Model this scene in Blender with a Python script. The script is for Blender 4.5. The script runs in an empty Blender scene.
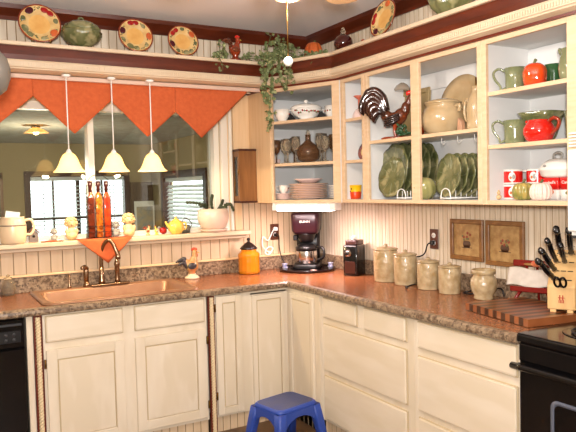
import bpy, bmesh, math, random
from mathutils import Vector, Matrix, noise
R = math.radians; PI = math.pi
random.seed(7)
sc = bpy.context.scene; COL = sc.collection

# ------------------------------------------------------------------ materials
MT = {}
def lin(c):
    return tuple((v/255/12.92 if v/255 <= .04045 else ((v/255+.055)/1.055)**2.4) for v in c)
def mat(name, c, rough=.5, metal=0., c2=None, scale=8., stretch=(1,1,1), lo=.35, hi=.65, bump=0., bscale=None,
        trans=0., emit=None, es=0., coat=0., c3=None, scale3=60., detail=3., ior=1.45, alpha=1., spec=.5):
    if name in MT: return MT[name]
    m = bpy.data.materials.new(name); m.use_nodes = True; MT[name] = m
    n = m.node_tree; N = n.nodes; L = n.links; p = N['Principled BSDF']
    p.inputs['Base Color'].default_value = (*lin(c), 1)
    p.inputs['Roughness'].default_value = rough; p.inputs['Metallic'].default_value = metal
    p.inputs['Transmission Weight'].default_value = trans; p.inputs['IOR'].default_value = ior
    p.inputs['Coat Weight'].default_value = coat; p.inputs['Coat Roughness'].default_value = .06
    p.inputs['Specular IOR Level'].default_value = spec
    if emit: p.inputs['Emission Color'].default_value = (*lin(emit), 1); p.inputs['Emission Strength'].default_value = es
    if c2 or bump:
        tc = N.new('ShaderNodeTexCoord'); mp = N.new('ShaderNodeMapping'); mp.inputs['Scale'].default_value = stretch
        L.new(tc.outputs['Object'], mp.inputs['Vector'])
        nz = N.new('ShaderNodeTexNoise'); nz.inputs['Scale'].default_value = scale; nz.inputs['Detail'].default_value = detail
        L.new(mp.outputs[0], nz.inputs['Vector'])
        if c2:
            cr = N.new('ShaderNodeValToRGB'); e = cr.color_ramp.elements
            e[0].position = lo; e[0].color = (*lin(c), 1); e[1].position = hi; e[1].color = (*lin(c2), 1)
            L.new(nz.outputs['Fac'], cr.inputs[0]); out = cr.outputs[0]
            if c3:
                n3 = N.new('ShaderNodeTexNoise'); n3.inputs['Scale'].default_value = scale3; L.new(mp.outputs[0], n3.inputs['Vector'])
                r3 = N.new('ShaderNodeValToRGB'); r3.color_ramp.elements[0].position = .52; r3.color_ramp.elements[1].position = .62
                L.new(n3.outputs['Fac'], r3.inputs[0]); mx = N.new('ShaderNodeMix'); mx.data_type = 'RGBA'
                L.new(r3.outputs[0], mx.inputs[0]); L.new(out, mx.inputs[6]); mx.inputs[7].default_value = (*lin(c3), 1); out = mx.outputs[2]
            L.new(out, p.inputs['Base Color'])
        if bump:
            nb = nz
            if bscale:
                nb = N.new('ShaderNodeTexNoise'); nb.inputs['Scale'].default_value = bscale; L.new(mp.outputs[0], nb.inputs['Vector'])
            b = N.new('ShaderNodeBump'); b.inputs['Strength'].default_value = bump; b.inputs['Distance'].default_value = .01
            L.new(nb.outputs['Fac'], b.inputs['Height']); L.new(b.outputs[0], p.inputs['Normal'])
    return m
def glass_mat(name, tint=(255,255,255), ior=1.5):
    if name in MT: return MT[name]
    m = bpy.data.materials.new(name); m.use_nodes = True; MT[name] = m; n = m.node_tree; N = n.nodes; L = n.links
    N.remove(N['Principled BSDF']); o = N['Material Output']
    t = N.new('ShaderNodeBsdfTransparent'); t.inputs[0].default_value = (*lin(tint), 1)
    g = N.new('ShaderNodeBsdfGlossy'); g.inputs['Roughness'].default_value = 0.0
    f = N.new('ShaderNodeFresnel'); f.inputs[0].default_value = ior; mx = N.new('ShaderNodeMixShader')
    L.new(f.outputs[0], mx.inputs[0]); L.new(t.outputs[0], mx.inputs[1]); L.new(g.outputs[0], mx.inputs[2]); L.new(mx.outputs[0], o.inputs[0])
    return m
def shade_mat(name, c, es, e):
    m = bpy.data.materials.new(name); m.use_nodes = True; MT[name] = m; n = m.node_tree; N = n.nodes; L = n.links; p = N['Principled BSDF']; o = N['Material Output']
    p.inputs['Base Color'].default_value = (*lin(c), 1); p.inputs['Roughness'].default_value = .35
    p.inputs['Emission Color'].default_value = (*lin(e), 1); p.inputs['Emission Strength'].default_value = es
    t = N.new('ShaderNodeBsdfTranslucent'); t.inputs[0].default_value = (*lin(c), 1); mx = N.new('ShaderNodeMixShader'); mx.inputs[0].default_value = .5
    L.new(p.outputs[0], mx.inputs[1]); L.new(t.outputs[0], mx.inputs[2]); L.new(mx.outputs[0], o.inputs[0]); return m

WC, WC2 = (222,209,188), (212,196,171)
wood_v = mat('pickled_wood_upright', WC, .42, c2=WC2, scale=4, stretch=(3,3,.8), lo=.3, hi=.8, c3=(213,198,173), scale3=3, bump=.03)
wood_h = mat('pickled_wood_level', WC, .42, c2=WC2, scale=3, stretch=(.8,.8,3.5), lo=.3, hi=.8, c3=(213,198,173), scale3=2.5, bump=.03)
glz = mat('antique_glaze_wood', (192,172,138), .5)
wood_e = mat('pickled_wood_edge', (216,187,152), .45, c2=(208,177,140), scale=10, stretch=(1,1,6))
pine = mat('natural_pine', (226,194,152), .45, c2=(217,182,138), scale=4, stretch=(8,8,.6))
inner = mat('white_cabinet_interior', (224,223,220), .5, c2=(218,217,213), scale=3)
bead_w = mat('beadboard_paint', (210,186,154), .5, c2=(203,177,143), scale=5, stretch=(5,5,.5))
bead_g = mat('glazed_beadboard', (216,204,184), .5, c2=(198,182,158), scale=9, stretch=(1,4,.25), c3=(198,182,158), scale3=16)
glaze = mat('brown_glaze', (160,136,104), .6)
counter_top = mat('counter_laminate_top', (146,86,50), .22, c2=(118,68,40), scale=22, c3=(164,112,76), scale3=90, detail=6, spec=.55)
counter = mat('counter_laminate', (116,94,74), .3, c2=(156,134,108), scale=45, c3=(86,68,52), scale3=70, detail=5, lo=.4, hi=.6)
mahog = mat('mahogany_stain', (92,36,16), .3, c2=(70,25,10), scale=5, stretch=(1,1,5))
mahog_red = mat('red_stain', (96,32,16), .35)
cream = mat('cream_trim_paint', (208,188,160), .42, c2=(200,178,148), scale=6, stretch=(1,1,6))
white_trim = mat('white_trim_paint', (226,220,204), .4)
ceil_m = mat('ceiling_paint', (240,236,234), .8, bump=.2, bscale=120)
wall_m = mat('wall_paint', (206,190,160), .7)
floor_m = mat('brown_floor_tile', (112,84,58), .35, c2=(86,62,42), scale=5)
oak = mat('oak_stain', (140,94,50), .4, c2=(116,74,38), scale=5, stretch=(7,7,.7))
black = mat('black_enamel', (12,11,12), .12, spec=.6)
black_m = mat('black_plastic', (16,15,16), .35)
dkgrey = mat('dark_grey_plastic', (52,52,54), .4)
steel = mat('brushed_steel', (190,186,180), .22, 1.)
bronze = mat('brushed_bronze', (150,122,96), .22, 1.)
copper = mat('copper_sink', (156,116,86), .3, 0.3, c2=(144,104,76), scale=10)
brass = mat('antique_brass', (120,88,44), .35, 1.)
orange = mat('orange_linen', (190,90,46), .9, c2=(180,82,40), scale=40, bump=.15)
white_p = mat('white_plastic', (236,234,228), .3)
white_c = mat('white_china', (232,226,216), .12, coat=.5)
pinkch = mat('pink_china', (216,190,182), .15, coat=.5)
tan_c = mat('stoneware_glaze', (186,162,124), .18, c2=(168,142,102), scale=10, coat=.5)
canis = mat('embossed_stoneware', (188,168,132), .25, c2=(162,138,98), scale=22, bump=.8, bscale=30, coat=.3)
green = mat('sage_green_glaze', (132,134,98), .16, c2=(98,106,70), scale=9, coat=.5, bump=.25, bscale=22)
green_l = mat('leaf_green_glaze', (112,112,74), .18, c2=(78,84,48), scale=11, coat=.5, bump=.45, bscale=26, c3=(142,136,96), scale3=14)
green_d = mat('deep_green_glaze', (52,92,52), .14, c2=(34,66,38), scale=9, coat=.5)
red_c = mat('red_glaze', (206,30,18), .1, coat=.7)
or_c = mat('orange_red_glaze', (222,76,24), .12, c2=(206,54,18), scale=9, coat=.6)
terra = mat('terracotta_orange', (200,98,44), .4, c2=(176,78,34), scale=8)
yellow_c = mat('yellow_glaze', (226,186,84), .15, coat=.5)
dk_red = mat('dark_red_glass', (58,12,10), .06, coat=.8)
rust = mat('rust_glaze', (150,58,24), .14, c2=(112,38,16), scale=9, coat=.6)
rooster_blk = mat('black_rooster_glaze', (26,20,20), .12, c2=(60,30,20), scale=14, coat=.6)
rooster_brn = mat('brown_rooster_glaze', (112,52,26), .15, c2=(72,34,18), scale=14, coat=.6)
plate_cream = mat('plate_cream_glaze', (216,184,124), .2, c2=(196,158,98), scale=20, coat=.4)
plate_sw = mat('plate_gold_glaze', (206,154,82), .2, c2=(220,174,102), scale=14, coat=.4)
leaf_m = mat('ivy_leaf', (112,122,78), .45, c2=(84,96,56), scale=30, c3=(148,152,108), scale3=40)
stem_m = mat('stem_green', (84,84,46), .6)
cactus_m = mat('cactus_green', (58,66,36), .5, c2=(44,50,28), scale=20)
amberg = glass_mat('amber_glass', (255,200,90), 1.5)
_n = amberg.node_tree; _o = _n.nodes['Material Output']; _src = _o.inputs[0].links[0].from_socket
_p = _n.nodes.new('ShaderNodeBsdfPrincipled'); _p.inputs['Base Color'].default_value = (*lin((244,156,34)), 1); _p.inputs['Roughness'].default_value = .06; _p.inputs['Coat Weight'].default_value = .6
_m = _n.nodes.new('ShaderNodeMixShader'); _m.inputs[0].default_value = .5
_n.links.new(_src, _m.inputs[1]); _n.links.new(_p.outputs[0], _m.inputs[2]); _n.links.new(_m.outputs[0], _o.inputs[0])
clear = glass_mat('window_glass', (246,248,244), 1.62)
drink = mat('clear_glassware', (248,238,218), .03, trans=.92, ior=1.3)
brownglass = mat('smoke_brown_glass', (120,84,56), .05, trans=.6, ior=1.4, coat=.4)
paper = mat('paper', (206,196,184), .7, c2=(188,178,166), scale=20)
red_lac = mat('red_lacquer', (116,24,20), .25, coat=.3)
apple = mat('apple_red', (196,70,50), .3, c2=(226,150,100), scale=12)
blue_p = mat('blue_plastic', (40,68,150), .38)
blue_top = mat('worn_blue_plastic', (66,72,104), .6, c2=(56,66,110), scale=10, bump=.3, bscale=150)
rope_m = mat('cream_rope', (222,200,160), .7, bump=.4, bscale=200)
walnut = mat('walnut_strip', (66,32,16), .3, c2=(54,25,12), scale=10)
cherry = mat('cherry_strip', (142,84,48), .3, c2=(126,72,38), scale=10)
beech = mat('beech_wood', (214,176,120), .4, c2=(202,160,104), scale=6, stretch=(4,4,1))
bisque = mat('bisque_figurine', (212,182,136), .5, c2=(192,158,108), scale=20)
greyfig = mat('grey_figurine', (150,146,138), .5)
berry = mat('berry_red', (150,24,22), .25)
navy = mat('fruit_plum', (70,14,26), .25)
oil_r = mat('chili_oil', (96,36,18), .08, c2=(60,20,10), scale=30, coat=.6)
oil_o = mat('spiced_orange_oil', (196,110,30), .08, c2=(110,44,14), scale=60, coat=.6)
oil_m = mat('red_orange_oil', (176,64,20), .08, c2=(120,28,18), scale=24, coat=.6)
slat_m = mat('blind_slat_white', (236,238,236), .5, trans=0)
tube_m = mat('fluorescent_tube', (255,250,245), .4, emit=(255,236,232), es=26.)
bulb_m = mat('bulb_glow', (255,240,200), .4, emit=(255,214,140), es=40.)
pend_m = shade_mat('pendant_amber_glass', (252,236,196), 2.9, (255,224,158))
fan_m = shade_mat('fan_shade_glass', (250,214,160), .9, (255,206,130))
sun_wall = mat('sunroom_tan_wall', (176,156,116), .8, c2=(168,148,108), scale=2)
sun_ceil = mat('sunroom_textured_ceiling', (188,184,170), .9, bump=.9, bscale=26, c2=(172,168,152), scale=14)
dkwood = mat('dark_window_wood', (74,38,26), .4, c2=(60,30,20), scale=5, stretch=(5,5,.7))
brownp = mat('brown_panelling', (98,74,50), .6, c2=(82,60,40), scale=5, stretch=(5,5,.6))
lawn = mat('lawn', (150,170,110), .9, c2=(120,150,84), scale=2)
art1 = mat('dark_still_life_print', (128,96,56), .5, c2=(88,60,36), scale=10)

# ------------------------------------------------------------------ mesh builder
class MB:
    def __init__(s): s.b = bmesh.new(); s.m = 0
    def _tag(s, fs, m, sm=True):
        for f in fs: f.material_index = m; f.smooth = sm
    def box(s, x0, x1, y0, y1, z0, z1, m=0, bev=0.0, rot=None, seg=1):
        t = bmesh.new(); bmesh.ops.create_cube(t, size=1)
        for v in t.verts: v.co = Vector(((x0+x1)/2+v.co.x*(x1-x0), (y0+y1)/2+v.co.y*(y1-y0), (z0+z1)/2+v.co.z*(z1-z0)))
        if bev: bmesh.ops.bevel(t, geom=t.edges[:], offset=bev, segments=seg, affect='EDGES', profile=.5)
        s.merge(t, m, False, rot); return s
    def merge(s, t, m=0, sm=True, M=None):
        if M is not None: t.transform(M)
        mp = {v: s.b.verts.new(v.co) for v in t.verts}
        for f in t.faces:
            try: nf = s.b.faces.new([mp[v] for v in f.verts]); nf.material_index = m; nf.smooth = sm
            except ValueError: pass
        t.free()
    def lathe(s, prof, c=(0,0,0), seg=28, mod=None, m=0, mats=None, M=None, sx=1, sy=1, a0=0, a1=2*PI, sm=True):
        t = bmesh.new(); full = abs(a1-a0-2*PI) < 1e-6; rings = []
        n = seg if full else seg+1
        for r, z in prof:
            ring = []
            for i in range(n):
                a = a0+(a1-a0)*i/seg; q = r*(mod(a, z) if mod else 1)
                ring.append(t.verts.new((c[0]+q*math.cos(a)*sx, c[1]+q*math.sin(a)*sy, c[2]+z)))
            rings.append(ring)
        fl = []
        for k in range(len(rings)-1):
            for i in range(seg):
                j = (i+1) % n
                f = t.faces.new((rings[k][i], rings[k][j], rings[k+1][j], rings[k+1][i])); f.material_index = mats[k] if mats else m; f.smooth = sm
        if full:
            for ring, k in ((rings[0], 0), (rings[-1], -1)):
                if prof[k][0] > 1e-4:
                    if k == 0 or True:
                        f = t.faces.new(ring if k == -1 else ring[::-1]); f.material_index = (mats[k] if mats else m)
        bmesh.ops.remove_doubles(t, verts=t.verts[:], dist=1e-6)
        if M is not None: t.transform(M)
        mp = {v: s.b.verts.new(v.co) for v in t.verts}
        for f in t.faces:
            if len(set(mp[v] for v in f.verts)) > 2:
                nf = s.b.faces.new([mp[v] for v in f.verts]); nf.material_index = f.material_index; nf.smooth = f.smooth
        t.free(); return s
    def tube(s, pts, r, seg=8, m=0, sub=4, closed=False, sq=1.0):
        pts = [Vector(p) for p in pts]; n = len(pts)
        rs = list(r) if hasattr(r, '__len__') else [r]*n
        P = []; RR = []
        if sub > 1 and n > 2:
            rng = n if closed else n-1
            for i in range(rng):
                g = (lambda k: pts[k % n]) if closed else (lambda k: pts[max(0, min(n-1, k))])
                p0, p1, p2, p3 = g(i-1), g(i), g(i+1), g(i+2)
                ra, rb = rs[i], rs[(i+1) % n]
                for k in range(sub):
                    u = k/sub
                    P.append(.5*((2*p1)+(p2-p0)*u+(2*p0-5*p1+4*p2-p3)*u*u+(3*p1-p0-3*p2+p3)*u**3)); RR.append(ra+(rb-ra)*u)
            if not closed: P.append(pts[-1]); RR.append(rs[-1])
        else: P = pts; RR = rs
        rings = []; prev = None; N = len(P)
        for i, p in enumerate(P):
            d = (P[(i+1) % N]-P[i-1]) if closed else (P[min(i+1, N-1)]-P[max(i-1, 0)])
            d = d.normalized() if d.length > 1e-9 else Vector((0,0,1))
            if prev is None: a = d.orthogonal().normalized()
            else:
                a = prev-d*prev.dot(d); a = a.normalized() if a.length > 1e-6 else d.orthogonal().normalized()
            prev = a; b = d.cross(a)
            rings.append([s.b.verts.new(p+(a*math.cos(2*PI*k/seg)+b*math.sin(2*PI*k/seg)*sq)*max(RR[i], 1e-5)) for k in range(seg)])
        for i in range(N if closed else N-1):
            A, B = rings[i], rings[(i+1) % N]
            for k in range(seg):
                f = s.b.faces.new((A[k], A[(k+1) % seg], B[(k+1) % seg], B[k])); f.material_index = m; f.smooth = True
        if not closed:
            for q in (rings[0][::-1], rings[-1]): f = s.b.faces.new(q); f.material_index = m; f.smooth = True
        return s
    def ell(s, c, r, m=0, rot=None, u=16, v=10):
        t = bmesh.new(); bmesh.ops.create_uvsphere(t, u_segments=u, v_segments=v, radius=1)
        r = r if hasattr(r, '__len__') else (r, r, r)
        M = Matrix.Translation(c) @ (rot.to_4x4() if rot else Matrix.Identity(4)) @ Matrix.Diagonal((*r, 1))
        s.merge(t, m, True, M); return s
    def prism(s, pts, d0, d1, axis='z', m=0, bev=0, M=None):
        t = bmesh.new()
        def q(u, v, d): return {'z': (u, v, d), 'y': (u, d, v), 'x': (d, u, v)}[axis]
        A = [t.verts.new(q(u, v, d0)) for u, v in pts]; B = [t.verts.new(q(u, v, d1)) for u, v in pts]
        n = len(pts); t.faces.new(A[::-1]); t.faces.new(B)
        for i in range(n): t.faces.new((A[i], A[(i+1) % n], B[(i+1) % n], B[i]))
        bmesh.ops.recalc_face_normals(t, faces=t.faces[:])
        if bev: bmesh.ops.bevel(t, geom=t.edges[:], offset=bev, segments=1, affect='EDGES')
        s.merge(t, m, False, M); return s
    def sheet(s, fn, nu, nv, m=0, sm=True):
        g = [[s.b.verts.new(fn(i/nu, j/nv)) for j in range(nv+1)] for i in range(nu+1)]
        for i in range(nu):
            for j in range(nv):
                f = s.b.faces.new((g[i][j], g[i+1][j], g[i+1][j+1], g[i][j+1])); f.material_index = m; f.smooth = sm
        return s
    def rloops(s, loops, m=0, seg=5, cap=(True, True), sm=True):
        rings = []
        for cx, cy, hw, hh, r, z in loops:
            ring = []
            for qx, qy, a in ((1,1,0), (-1,1,PI/2), (-1,-1,PI), (1,-1,1.5*PI)):
                for k in range(seg+1):
                    t = a+PI/2*k/seg; ring.append(s.b.verts.new((cx+qx*(hw-r)+r*math.cos(t), cy+qy*(hh-r)+r*math.sin(t), z)))
            rings.append(ring)
        n = len(rings[0])
        for k in range(len(rings)-1):
            for i in range(n):
                f = s.b.faces.new((rings[k][i], rings[k][(i+1) % n], rings[k+1][(i+1) % n], rings[k+1][i])); f.material_index = m; f.smooth = sm
        if cap[0]: f = s.b.faces.new(rings[0][::-1]); f.material_index = m
        if cap[1]: f = s.b.faces.new(rings[-1]); f.material_index = m
        return s
    def sweep(s, prof, path, m=0, closed_prof=True):
        # prof [(outward offset, z)], path [(x, y)]; outward is the right-hand side of travel
        P = [Vector(p) for p in path]; nrm = []
        for i in range(len(P)-1):
            d = (P[i+1]-P[i]).normalized(); nrm.append(Vector((d.y, -d.x)))
        offs = []
        for i in range(len(P)):
            if i == 0: offs.append(nrm[0])
            elif i == len(P)-1: offs.append(nrm[-1])
            else:
                b = (nrm[i-1]+nrm[i]).normalized(); offs.append(b/b.dot(nrm[i]))
        rings = [[s.b.verts.new((P[i].x+offs[i].x*o, P[i].y+offs[i].y*o, z)) for o, z in prof] for i in range(len(P))]
        n = len(prof)
        for i in range(len(P)-1):
            for k in range(n if closed_prof else n-1):
                f = s.b.faces.new((rings[i][k], rings[i][(k+1) % n], rings[i+1][(k+1) % n], rings[i+1][k])); f.material_index = m; f.smooth = False
        if closed_prof:
            for q in (rings[0], rings[-1][::-1]): f = s.b.faces.new(q); f.material_index = m
        return s
    def obj(s, name, mats, parent=None, solid=0, subsurf=0, loc=None, rz=0):
        if not isinstance(mats, (list, tuple)): mats = [mats]
        bmesh.ops.recalc_face_normals(s.b, faces=s.b.faces[:])
        me = bpy.data.meshes.new(name); s.b.to_mesh(me); s.b.free()
        for m in mats: me.materials.append(m)
        o = bpy.data.objects.new(name, me); COL.objects.link(o)
        if parent: o.parent = parent
        if solid: q = o.modifiers.new('s', 'SOLIDIFY'); q.thickness = solid; q.offset = 0
        if subsurf: q = o.modifiers.new('u', 'SUBSURF'); q.levels = q.render_levels = subsurf
        if loc: o.location = loc
        if rz: o.rotation_euler.z = rz
        return o
def blob(name, ells, m, parent=None, vox=.004, loc=None, rz=0):
    b = MB()
    for e in ells: b.ell(e[0], e[1], 0, e[2] if len(e) > 2 else None, 14, 9)
    o = b.obj(name, m, parent, loc=loc, rz=rz)
    q = o.modifiers.new('r', 'REMESH'); q.mode = 'VOXEL'; q.voxel_size = vox; q.use_smooth_shade = True
    q = o.modifiers.new('s', 'SMOOTH'); q.factor = .5; q.iterations = 6
    return o
def rx(a): return Matrix.Rotation(R(a), 3, 'X')
def ry(a): return Matrix.Rotation(R(a), 3, 'Y')
def rzm(a): return Matrix.Rotation(R(a), 3, 'Z')
def tag(o, label, cat, group=None, kind=None):
    if label: o['label'] = label
    if cat: o['category'] = cat
    if group: o['group'] = group
    if kind: o['kind'] = kind
    return o
def thing(name, label, cat, loc=(0,0,0), rz=0, group=None):
    o = bpy.data.objects.new(name, None); o.empty_display_size = .05; COL.objects.link(o); o.location = loc; o.rotation_euler = (0,0,rz)
    return tag(o, label, cat, group)
def struct(o): o['kind'] = 'structure'; return o
def dup(root, loc, rz, label, group=None):
    def cp(o, par):
        c = o.copy(); COL.objects.link(c)
        if par: c.parent = par
        for ch in list(o.children): cp(ch, c)
        return c
    r = cp(root, None); r.location = loc; r.rotation_euler = (0,0,rz); r['label'] = label
    if group: r['group'] = group
    return r
def text(s, size, m, parent, M, depth=.0008, name='lettering', align='CENTER'):
    cu = bpy.data.curves.new('t', 'FONT'); cu.body = s; cu.size = size; cu.extrude = depth; cu.align_x = align; cu.align_y = 'CENTER'
    t = bpy.data.objects.new('t', cu); COL.objects.link(t)
    me = bpy.data.meshes.new_from_object(t.evaluated_get(bpy.context.evaluated_depsgraph_get()))
    bpy.data.objects.remove(t); me.transform(M); me.materials.clear(); me.materials.append(m)
    o = bpy.data.objects.new(name, me); COL.objects.link(o)
    if parent: o.parent = parent
    return o
FB = Matrix.Rotation(-PI/2, 4, 'Z') @ Matrix.Rotation(PI/2, 4, 'X')   # text in XY -> facing -x in the world
FA = Matrix.Rotation(PI/2, 4, 'X')                                   # text facing -y

# ------------------------------------------------------------------ room
WT = .12; CZ = 2.64
WX0, WX1, WZ0, WZ1 = -2.70, -.80, 1.20, 2.10
def grooved(b, a0, a1, z0, z1, sp, face, m=0, ax='x', gw=.006, gd=.004, mg=1):
    # board with vertical V grooves; face = coordinate of the front face, room side is negative
    n = max(1, round((a1-a0)/sp)); s_ = (a1-a0)/n; pts = [(a0, 0)]
    for i in range(1, n): c = a0+i*s_; pts += [(c-gw/2, 0), (c, gd), (c+gw/2, 0)]
    pts.append((a1, 0))
    def P(a, d, z): return (a, face+d, z) if ax == 'x' else (face+d, a, z)
    vs = [(b.b.verts.new(P(a, d, z0)), b.b.verts.new(P(a, d, z1))) for a, d in pts]
    for i in range(len(vs)-1):
        f = b.b.faces.new((vs[i][0], vs[i+1][0], vs[i+1][1], vs[i][1]))
        f.material_index = mg if (pts[i][1] > 0 or pts[i+1][1] > 0) else m
b = MB(); b.box(-4.6, .12, -5.6, WT, -.05, 0); struct(b.obj('floor', floor_m))
b = MB(); b.box(-4.6, .12, -5.6, WT, CZ, CZ+.05); struct(b.obj('ceiling', ceil_m))
b = MB()
b.box(-4.6, WX0, .006, WT, 0, CZ); b.box(WX1, .12, .006, WT, 0, CZ)
b.box(WX0, WX1, .006, WT, 0, WZ0); b.box(WX0, WX1, .006, WT, WZ1, CZ)
grooved(b, -4.6, WX1+.12, 1.0, WZ0, .072, 0.0, 1, mg=2); grooved(b, WX1+.12, 0, .95, 1.45, .048, 0.0, 1, mg=2)
struct(b.obj('wall_back', [wall_m, bead_w, glaze]))
b = MB(); b.box(.006, .12, -5.6, 0, 0, CZ); grooved(b, -3.4, 0, .9, 1.45, .036, 0.0, 1, 'y', gw=.005, gd=.0022, mg=2)
struct(b.obj('wall_right', [wall_m, bead_g, glaze]))
b = MB(); b.box(-4.7, -4.6, -5.6, WT, 0, CZ); struct(b.obj('wall_left', wall_m))
b = MB(); b.box(-4.7, .12, -5.7, -5.6, 0, CZ); struct(b.obj('wall_front', wall_m))
# backdrop of the high ledge and ceiling crown
b = MB(); YB = -.09
grooved(b, -4.6, YB, 2.2, CZ, .05, YB, 0, 'x', mg=1); grooved(b, -3.4, YB, 2.2, CZ, .04, YB, 0, 'y', mg=1)
struct(b.obj('trim_1', [bead_g, glaze]))
b = MB(); b.sweep([(0, 2.555), (.012, 2.555), (.02, 2.575), (.055, 2.615), (.06, CZ), (0, CZ)], [(-4.6, YB), (YB, YB), (YB, -5.0)])
struct(b.obj('trim_2', mahog))
# window frame
b = MB()
GY = .085
for x0, x1 in ((WX0, WX0+.04), (-1.725, -1.685), (WX1-.04, WX1)): b.box(x0, x1, .02, .118, WZ0, WZ1, bev=.003)
b.box(WX0, WX1, .02, .118, WZ0, WZ0+.03); b.box(WX0, WX1, .02, .118, WZ1-.05, WZ1)
b.box(WX0+.04, -1.725, GY-.012, GY+.012, WZ0+.03, WZ0+.05); b.box(-1.685, WX1-.04, GY-.012, GY+.012, WZ0+.03, WZ0+.05)
w = struct(b.obj('window_1', white_trim))
b = MB(); b.box(WX0+.04, -1.725, GY-.002, GY+.002, WZ0+.05, WZ1-.05); b.obj('glass_pane', clear, w)
b = MB(); b.box(-1.685, WX1-.04, GY-.002, GY+.002, WZ0+.05, WZ1-.05); b.obj('glass_pane', clear, w)
b = MB(); b.box(WX1, WX1+.05, -.022, .01, 1.22, 2.2, bev=.004); b.box(WX1+.06, WX1+.085, -.03, .01, 1.22, 2.2, bev=.006)
b.box(WX1+.1, WX1+.155, -.012, .01, 1.22, 2.2, 1, bev=.003); b.box(WX1+.045, WX1+.06, -.012, .01, 1.22, 2.2, 1); b.box(WX1+.155, -.5, -.008, .004, 1.42, 2.2, 1)
struct(b.obj('trim_3', [white_trim, pine]))
b = MB(); b.box(-4.6, -.62, -.105, .02, 1.19, 1.22, bev=.006, seg=2); b.box(-4.6, -.64, -.07, 0, 1.165, 1.19, bev=.006); b.box(WX0, WX1, .02, .118, 1.19, 1.215)
struct(b.obj('trim_4', cream))
b = MB(); b.box(-4.6, -.0, -.03, 0, 1.008, 1.022, bev=.003); struct(b.obj('trim_5', pine))
# ledge with crown over window and cabinets
PATH = [(-4.59, -.33), (-.566, -.33), (-.33, -.82), (-.33, -3.4)]
lp = [(-4.59, YB), (-4.59, -.4), (-.597, -.4), (-.4, -.835), (-.4, -3.4), (YB, -3.4), (YB, YB)]
b = MB(); b.prism(lp, 2.348, 2.370, 'z', bev=.003); b.box(-4.59, -.6, -.33, -.01, 2.212, 2.232)
led = tag(b.obj('display_ledge', [cream]), 'long cream display ledge with dark moulding running above window and cabinets', 'shelf')
b = MB(); b.sweep([(0, 2.272), (.046, 2.272), (.052, 2.30), (.05, 2.348), (0, 2.348)], PATH); b.obj('dark_moulding', mahog, led)
b = MB(); b.sweep([(0, 2.212), (.012, 2.212), (.05, 2.222), (.052, 2.228), (.06, 2.232), (.06, 2.262), (.054, 2.272), (0, 2.272)], PATH); b.obj('crown_moulding', cream, led)
# beads on the crown
b = MB()
for i in range(len(PATH)-1):
    p, q = Vector(PATH[i]), Vector(PATH[i+1]); d = (q-p); L_ = d.length; d.normalize(); nn = Vector((d.y, -d.x))
    st = 2.0 if i == 0 else 0
    k = int((L_-st)/.014)
    for j in range(k):
        c = p+d*(st+(j+.5)*.014)+nn*.062
        b.box(c.x-.003, c.x+.003, c.y-.003, c.y+.003, 2.238, 2.258)
o = b.obj('bead_strip', cream, led); o['kind'] = 'stuff'
b = MB(); b.sweep([(0, 2.2), (.012, 2.2), (.014, 2.212), (0, 2.212)], [(-.575, -.02)]+PATH[1:]); b.obj('red_moulding', mahog_red, led)

# ------------------------------------------------------------------ sunroom beyond the window
SZ = 2.04; SF = -.4; SX = -.42; SY = 2.8
b = MB(); b.box(-4.6, SX+.1, WT, SY+.1, SF-.05, SF); struct(b.obj('floor', floor_m))
b = MB(); b.box(-4.6, SX+.1, WT, SY+.1, SZ, SZ+.05); struct(b.obj('ceiling', sun_ceil))
bw = (-1.71, -.72, .75, 1.70)
b = MB(); b.box(-4.6, bw[0], SY, SY+.1, SF, SZ); b.box(bw[1], SX+.1, SY, SY+.1, SF, SZ); b.box(bw[0], bw[1], SY, SY+.1, SF, bw[2]); b.box(bw[0], bw[1], SY, SY+.1, bw[3], SZ)
struct(b.obj('wall_sunroom_back', sun_wall))
sw = (1.22, 2.36, .8, 1.66)
b = MB(); b.box(SX, SX+.1, WT, sw[0], SF, SZ); b.box(SX, SX+.1, sw[1], SY, SF, SZ); b.box(SX, SX+.1, sw[0], sw[1], SF, sw[2]); b.box(SX, SX+.1, sw[0], sw[1], sw[3], SZ)
struct(b.obj('wall_sunroom_right', sun_wall))
b = MB(); b.box(-4.7, -4.6, WT, SY, SF, SZ); struct(b.obj('wall_sunroom_left', sun_wall))
b = MB()
for x0, x1, z0, z1 in ((bw[0]-.05, bw[0]+.01, bw[2]-.05, bw[3]+.05), (bw[1]-.01, bw[1]+.05, bw[2]-.05, bw[3]+.05)): b.box(x0, x1, SY-.02, SY+.08, z0, z1)
b.box(bw[0], bw[1], SY-.02, SY+.08, bw[3]-.01, bw[3]+.05); b.box(bw[0], bw[1], SY-.02, SY+.08, bw[2]-.05, bw[2]+.01)
b.box(-1.235, -1.2, SY+.04, SY+.08, bw[2], bw[3]); b.box(bw[0], bw[1], SY+.04, SY+.08, 1.24, 1.27); b.box(-.97, -.95, SY+.04, SY+.08, bw[2], bw[3]); b.box(-1.48, -1.46, SY+.04, SY+.08, bw[2], bw[3])
struct(b.obj('window_2', dkwood))
b = MB()
b.box(SX-.02, SX+.08, sw[0]-.06, sw[0]+.01, sw[2]-.05, sw[3]+.06); b.box(SX-.02, SX+.08, sw[1]-.01, sw[1]+.06, sw[2]-.05, sw[3]+.06)
b.box(SX-.02, SX+.08, sw[0], sw[1], sw[3]-.01, sw[3]+.06); b.box(SX-.02, SX+.08, sw[0], sw[1], sw[2]-.05, sw[2]+.01)
struct(b.obj('window_3', dkwood))
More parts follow.
